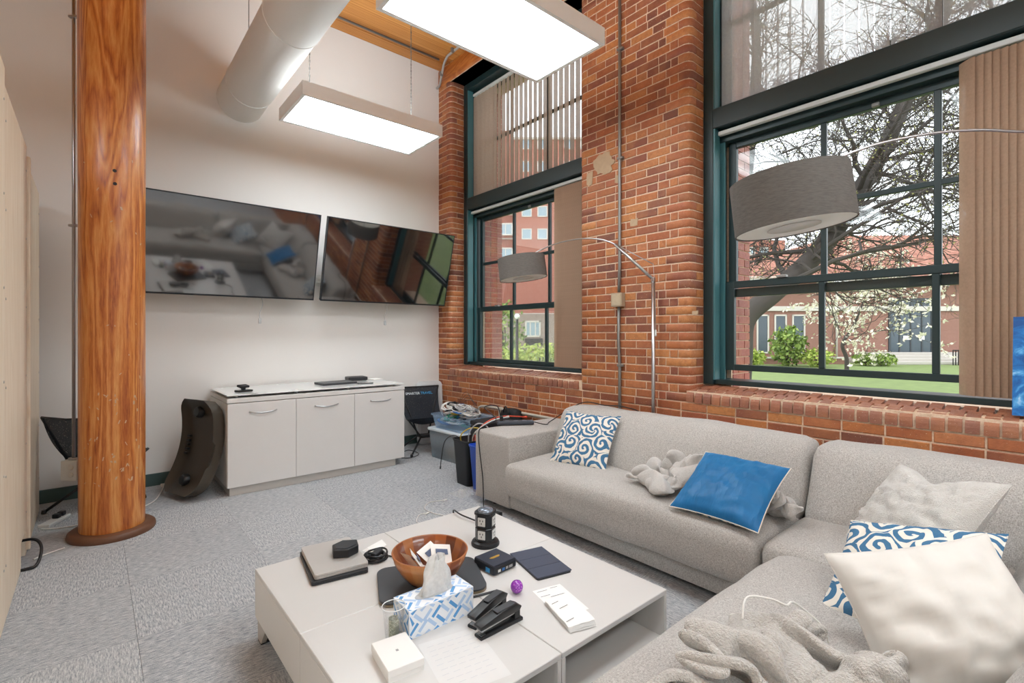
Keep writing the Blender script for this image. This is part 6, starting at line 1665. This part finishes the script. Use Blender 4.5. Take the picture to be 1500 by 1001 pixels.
# ---- tall brick block beyond the left window
d = 55.0
t = camroot('brick_block', 'tall red brick block with rows of square windows beyond the hedge', 'building', d)
obj('wall', bx((X_(752, d), 0, 0), (X_(1010, d), 14, Z_(205, d))), 'far2', t); obj('wall', bx((X_(560, d), 1.2, 0), (X_(752, d), 14, Z_(185, d))), 'far2', t)
obj('stone_band', bx((X_(752, d), -0.1, Z_(463, d)), (X_(1010, d), 0, Z_(459, d))), 'stone', t)
obj('roof_coping', bx((X_(752, d), -0.2, Z_(205, d)), (X_(1010, d), 14, Z_(202, d))), 'stone', t)
for r_ in range(5):
    for pxa in (764, 787, 826, 850, 900, 924):
        fwin(t, pxa, pxa + 15, 302 - 33 * (r_ - 1), 318 - 33 * (r_ - 1), d, 'farglass2', 'stone', 0.12)
for y0 in (290, 327, 363): fwin(t, 730, 751, y0, y0 + 18, d, 'farglass2', 'stone', 0.14, 1)
for y0 in (268, 306, 342, 378): obj('stone_band', bx((X_(640, d), 1.05, Z_(y0 + 6, d)), (X_(752, d), 1.2, Z_(y0 + 4, d))), 'stone', t)
d = 46.0
t = camroot('service_building', 'low grey building with a large window behind the hedge', 'building', d)
obj('wall', bx((X_(690, d), 0, 0), (X_(880, d), 5, Z_(460, d))), M('far_grey', 'a08f86', 0.8), t); fwin(t, 769, 792, 470, 494, d, 'farglass2', 'stone', 0.16, 2)
obj('garage_opening', bx((X_(769, d), -0.1, 0.6), (X_(795, d), 0.0, Z_(496, d))), 'blackm', t)
# tall block seen over the roof at the right window's far side
d = 70.0
t = camroot('distant_block', 'distant red brick block rising over the tiled roof', 'building', d)
obj('wall', bx((X_(1040, d), 0, 0), (X_(1150, d), 12, Z_(352, d))), 'far2', t)
for pxa in (1092, 1112): fwin(t, pxa, pxa + 14, 362, 374, d, 'farglass2', 'stone', 0.2, 1)
# ---- lamp post
d = 15.0; p = front(d, 757.5)
t = thing('lamp_post', 'black lamp post with a white globe outside the window beside the television', 'lamp post', (p.x, p.y, GZ))
bm = B(); lathe(bm, [(0.10, 0), (0.10, 0.25), (0.05, 0.35), (0.04, Z_(468, d))], 14); obj('post', bm, 'black', t, True, angle=40)
bm = B(); bmesh.ops.create_uvsphere(bm, u_segments=20, v_segments=12, radius=0.085); obj('globe', xf(bm, mx((0, 0, Z_(464, d)))), M('globe_white', 'f4f4f0', 0.3), t, True)
# ---- plants
def leafcloud(pts_fn, n, size, seed):
    rnd = random.Random(seed); V, Fc = [], []
    for k in range(n):
        p = pts_fn(rnd); s = size * rnd.uniform(0.6, 1.3)
        a = Vector((rnd.gauss(0, 1), rnd.gauss(0, 1), rnd.gauss(0, 1))).normalized(); b = a.cross(Vector((rnd.gauss(0, 1), rnd.gauss(0, 1), rnd.gauss(0, 1)))).normalized()
        i = len(V); V += [p - a * s, p - b * s * 0.5, p + a * s, p + b * s * 0.5]; Fc.append((i, i + 1, i + 2, i + 3))
    me = bpy.data.meshes.new('leaves'); me.from_pydata([tuple(v) for v in V], [], Fc); return me
def inball(rnd, rx, ry, rz, cz=0.0, shell=0.6):
    v = Vector((rnd.gauss(0, 1), rnd.gauss(0, 1), rnd.gauss(0, 1))).normalized() * rnd.uniform(shell, 1.0)
    return Vector((v.x * rx, v.y * ry, cz + v.z * rz))
def bush(label, px, depth, w, h, mat, n, size, seed, group='bushes across the lawn'):
    p = front(depth, px); t = thing('bush', label, 'bush', (p.x, p.y, GZ), -YAW, group)
    me = leafcloud(lambda r: inball(r, w / 2, w / 2, h / 2, h / 2, 0.5), n, size, seed); obj('foliage', me, mat, t)
    bm = B(); rnd = random.Random(seed)
    for k in range(5): tube(bm, [(0, 0, 0), (rnd.uniform(-0.2, 0.2) * w, rnd.uniform(-0.2, 0.2) * w, h * 0.6)], 0.03, 5)
    obj('stem', bm, 'bark', t)
bush('tall loose green shrub in front of the pavilion windows', 1155, 26.3, 1.9, 2.2, 'leaf', 900, 0.14, 1)
bush('small round yellow-green bush in front of the planter near the window jamb', 1103, 25.5, 1.3, 0.95, 'hedge', 600, 0.09, 2)
bush('round yellow-green bush in front of the planter between the shrub and the dogwood', 1197, 25.5, 1.7, 1.0, 'hedge', 700, 0.09, 3)
bush('low green bush beside the end of the planter wall', 1268, 26.5, 1.3, 0.75, 'leaf', 400, 0.1, 4)
bush('low green bush nearest the stone steps', 1291, 26.3, 1.5, 0.7, 'leaf', 400, 0.1, 5)
bush('slim green shrub close to the large window jamb', 1090, 24.5, 0.7, 2.0, 'leaf', 300, 0.11, 6)
for k, (px, dp, w, h) in enumerate(((735, 17, 2.6, 1.25), (790, 17.5, 2.6, 1.45), (845, 18, 2.6, 1.4), (680, 17, 2.6, 1.3))):
    bush(('yellow-green hedge bush behind the lamp post', 'yellow-green hedge bush between the lamp post and the brick pier', 'yellow-green hedge bush hidden mostly by the drawn blind', 'yellow-green hedge bush at the outer brick reveal')[k], px, dp, w, h, 'hedge', 900, 0.10, 20 + k, 'hedge bushes')
bush('tall pale green shrub behind the hedge by the service building', 742, 24, 2.0, 3.4, 'leaf', 500, 0.12, 31)
bush('rounded green bush at the end of the hedge', 812, 14.5, 1.5, 1.0, 'leaf', 700, 0.08, 33)

def grow(name, label, trunk, radii, seed, nmain, depth_levels=4, spread=1.0, budn=1500, budmat='bud', budsize=0.035, upbias=0.25, lens=2.6, cat='tree', start=0.25):
    rnd = random.Random(seed)
    base = Vector((trunk[0].x, trunk[0].y, GZ)); t = thing(name, label, cat, base, world=True)
    bm = B(); P = smoothpath(trunk, 6); n = len(P); rr = []
    for i in range(n):
        f = i / (n - 1) * (len(radii) - 1); k = min(int(f), len(radii) - 2); rr.append(radii[k] + (radii[k + 1] - radii[k]) * (f - k))
    tube(bm, P, rr, 12); obj('trunk', bm, 'bark', t, True)
    V, Fc, tips = [], [], []
    def seg(pts, ra, rb, ns):
        m = len(pts); prev = None
        for i, p in enumerate(pts):
            tt = (pts[min(i + 1, m - 1)] - pts[max(i - 1, 0)]).normalized(); u = tt.cross(Vector((0.31, 0.2, 0.93)))
            if u.length < 1e-3: u = Vector((1, 0, 0))
            u.normalize(); w = tt.cross(u); r = ra + (rb - ra) * i / (m - 1); b0 = len(V)
            for k in range(ns):
                a = 2 * PI * k / ns; V.append(p + (u * math.cos(a) + w * math.sin(a)) * r)
            if prev is not None:
                for k in range(ns): Fc.append((prev + k, prev + (k + 1) % ns, b0 + (k + 1) % ns, b0 + k))
            prev = b0
    def branch(p, dr, ln, r, lv):
        ns = (3, 3, 5, 8, 8)[min(lv, 4)]; m = 5 if lv > 1 else 4; pts = [p]; q = p.copy(); dd = dr.copy()
        for i in range(m):
            dd = (dd + Vector((rnd.gauss(0, 0.22), rnd.gauss(0, 0.22), rnd.gauss(0, 0.16) + 0.03 * upbias)) * spread).normalized(); q = q + dd * ln / m; pts.append(q.copy())
        seg(pts, r, max(r * 0.35, 0.005), ns)
        if lv <= 1: tips.extend(pts[1:])
        if lv == 0: return
        nc = {4: 8, 3: 6, 2: 6, 1: 5}[lv]
        for k in range(nc):
            f = rnd.uniform(0.2, 1.0); i = min(int(f * m), m - 1); pp = pts[i].lerp(pts[i + 1], f * m - i)
            ax = Vector((rnd.gauss(0, 1), rnd.gauss(0, 1), rnd.gauss(0, 0.7) + upbias)).normalized()
            nd = (dd * rnd.uniform(0.4, 1.0) + ax * 0.9).normalized()
            branch(pp, nd, ln * rnd.uniform(0.45, 0.7), max(r * 0.45, 0.0085), lv - 1)
    for k in range(nmain):
        f = start + (1 - start) * (k + rnd.random()) / nmain; i = min(int(f * (n - 1)), n - 2); pp = P[i]
        ax = Vector((rnd.gauss(0, 1), rnd.gauss(0, 1), rnd.gauss(0, 0.6) + upbias)).normalized(); td = (P[i + 1] - P[i]).normalized()
        branch(pp, (td * 0.45 + ax).normalized(), lens * rnd.uniform(0.7, 1.2), rr[i] * 0.30, depth_levels - 1)
    me = bpy.data.meshes.new('branches'); me.from_pydata([tuple(v) for v in V], [], Fc); o = obj('branches', me, 'bark', t); o['kind'] = 'stuff'
    if budn:
        me = leafcloud(lambda r: r.choice(tips) + Vector((r.gauss(0, 0.03), r.gauss(0, 0.03), r.gauss(0, 0.03))), budn, budsize, seed + 1); o = obj('buds', me, budmat, t); o['kind'] = 'stuff'
    return t
dt = 11.0
tk = [ont(1080, 600, dt), ont(1086, 520, dt), ont(1092, 468, dt), ont(1130, 432, dt), ont(1180, 388, dt + 0.3), ont(1220, 342, dt + 0.5), ont(1262, 275, dt + 0.7), ont(1296, 215, dt + 0.9), ont(1330, 140, dt + 1.0), ont(1362, 75, dt + 1.2), ont(1390, -10, dt + 1.4), ont(1400, -120, dt + 1.6)]
tk[0].z = GZ
grow('street_tree', 'large leaning bare tree with a dense crown outside the big window', tk, [0.26, 0.23, 0.22, 0.22, 0.21, 0.19, 0.17, 0.15, 0.12, 0.07], 42, 32, 4, 1.0, 6000, 'bud', 0.03, 0.10, 2.7, start=0.27)
dt = 13.0
tk = [ont(1068, 580, dt), ont(1070, 420, dt), ont(1078, 320, dt), ont(1092, 255, dt), ont(1098, 200, dt), ont(1108, 100, dt), ont(1102, 0, dt), ont(1080, -150, dt)]
tk[0].z = GZ
grow('street_tree', 'slimmer upright bare tree by the large window jamb', tk, [0.22, 0.20, 0.19, 0.17, 0.14, 0.09, 0.05], 77, 12, 4, 1.0, 1800, 'bud', 0.03, 0.2, 2.4, start=0.4)
dt = 16.0
tk = [ont(1560, 600, dt), ont(1545, 450, dt), ont(1520, 330, dt), ont(1500, 220, dt), ont(1470, 120, dt), ont(1450, 0, dt)]
tk[0].z = GZ
grow('street_tree', 'bare tree with fine branches behind the drawn tan blind', tk, [0.25, 0.22, 0.2, 0.16, 0.1, 0.05], 91, 12, 4, 1.0, 2500, 'bud', 0.035, 0.1, 3.4, start=0.3)
# flowering dogwood
dt = 21.0
tk = [ont(1240, 560, dt), ont(1240, 525, dt), ont(1234, 505, dt), ont(1246, 485, dt), ont(1258, 460, dt), ont(1265, 440, dt)]
tk[0].z = GZ
grow('dogwood_tree', 'small white-flowering dogwood in front of the brick pavilion', tk, [0.09, 0.08, 0.07, 0.06, 0.04, 0.02], 12, 9, 3, 0.8, 2600, 'blossom', 0.085, 0.02, 2.6, start=0.35)
# ------------------------------------------------------------------ tidy helper marks
for o in bpy.data.objects:
    if '_world' in o: del o['_world']
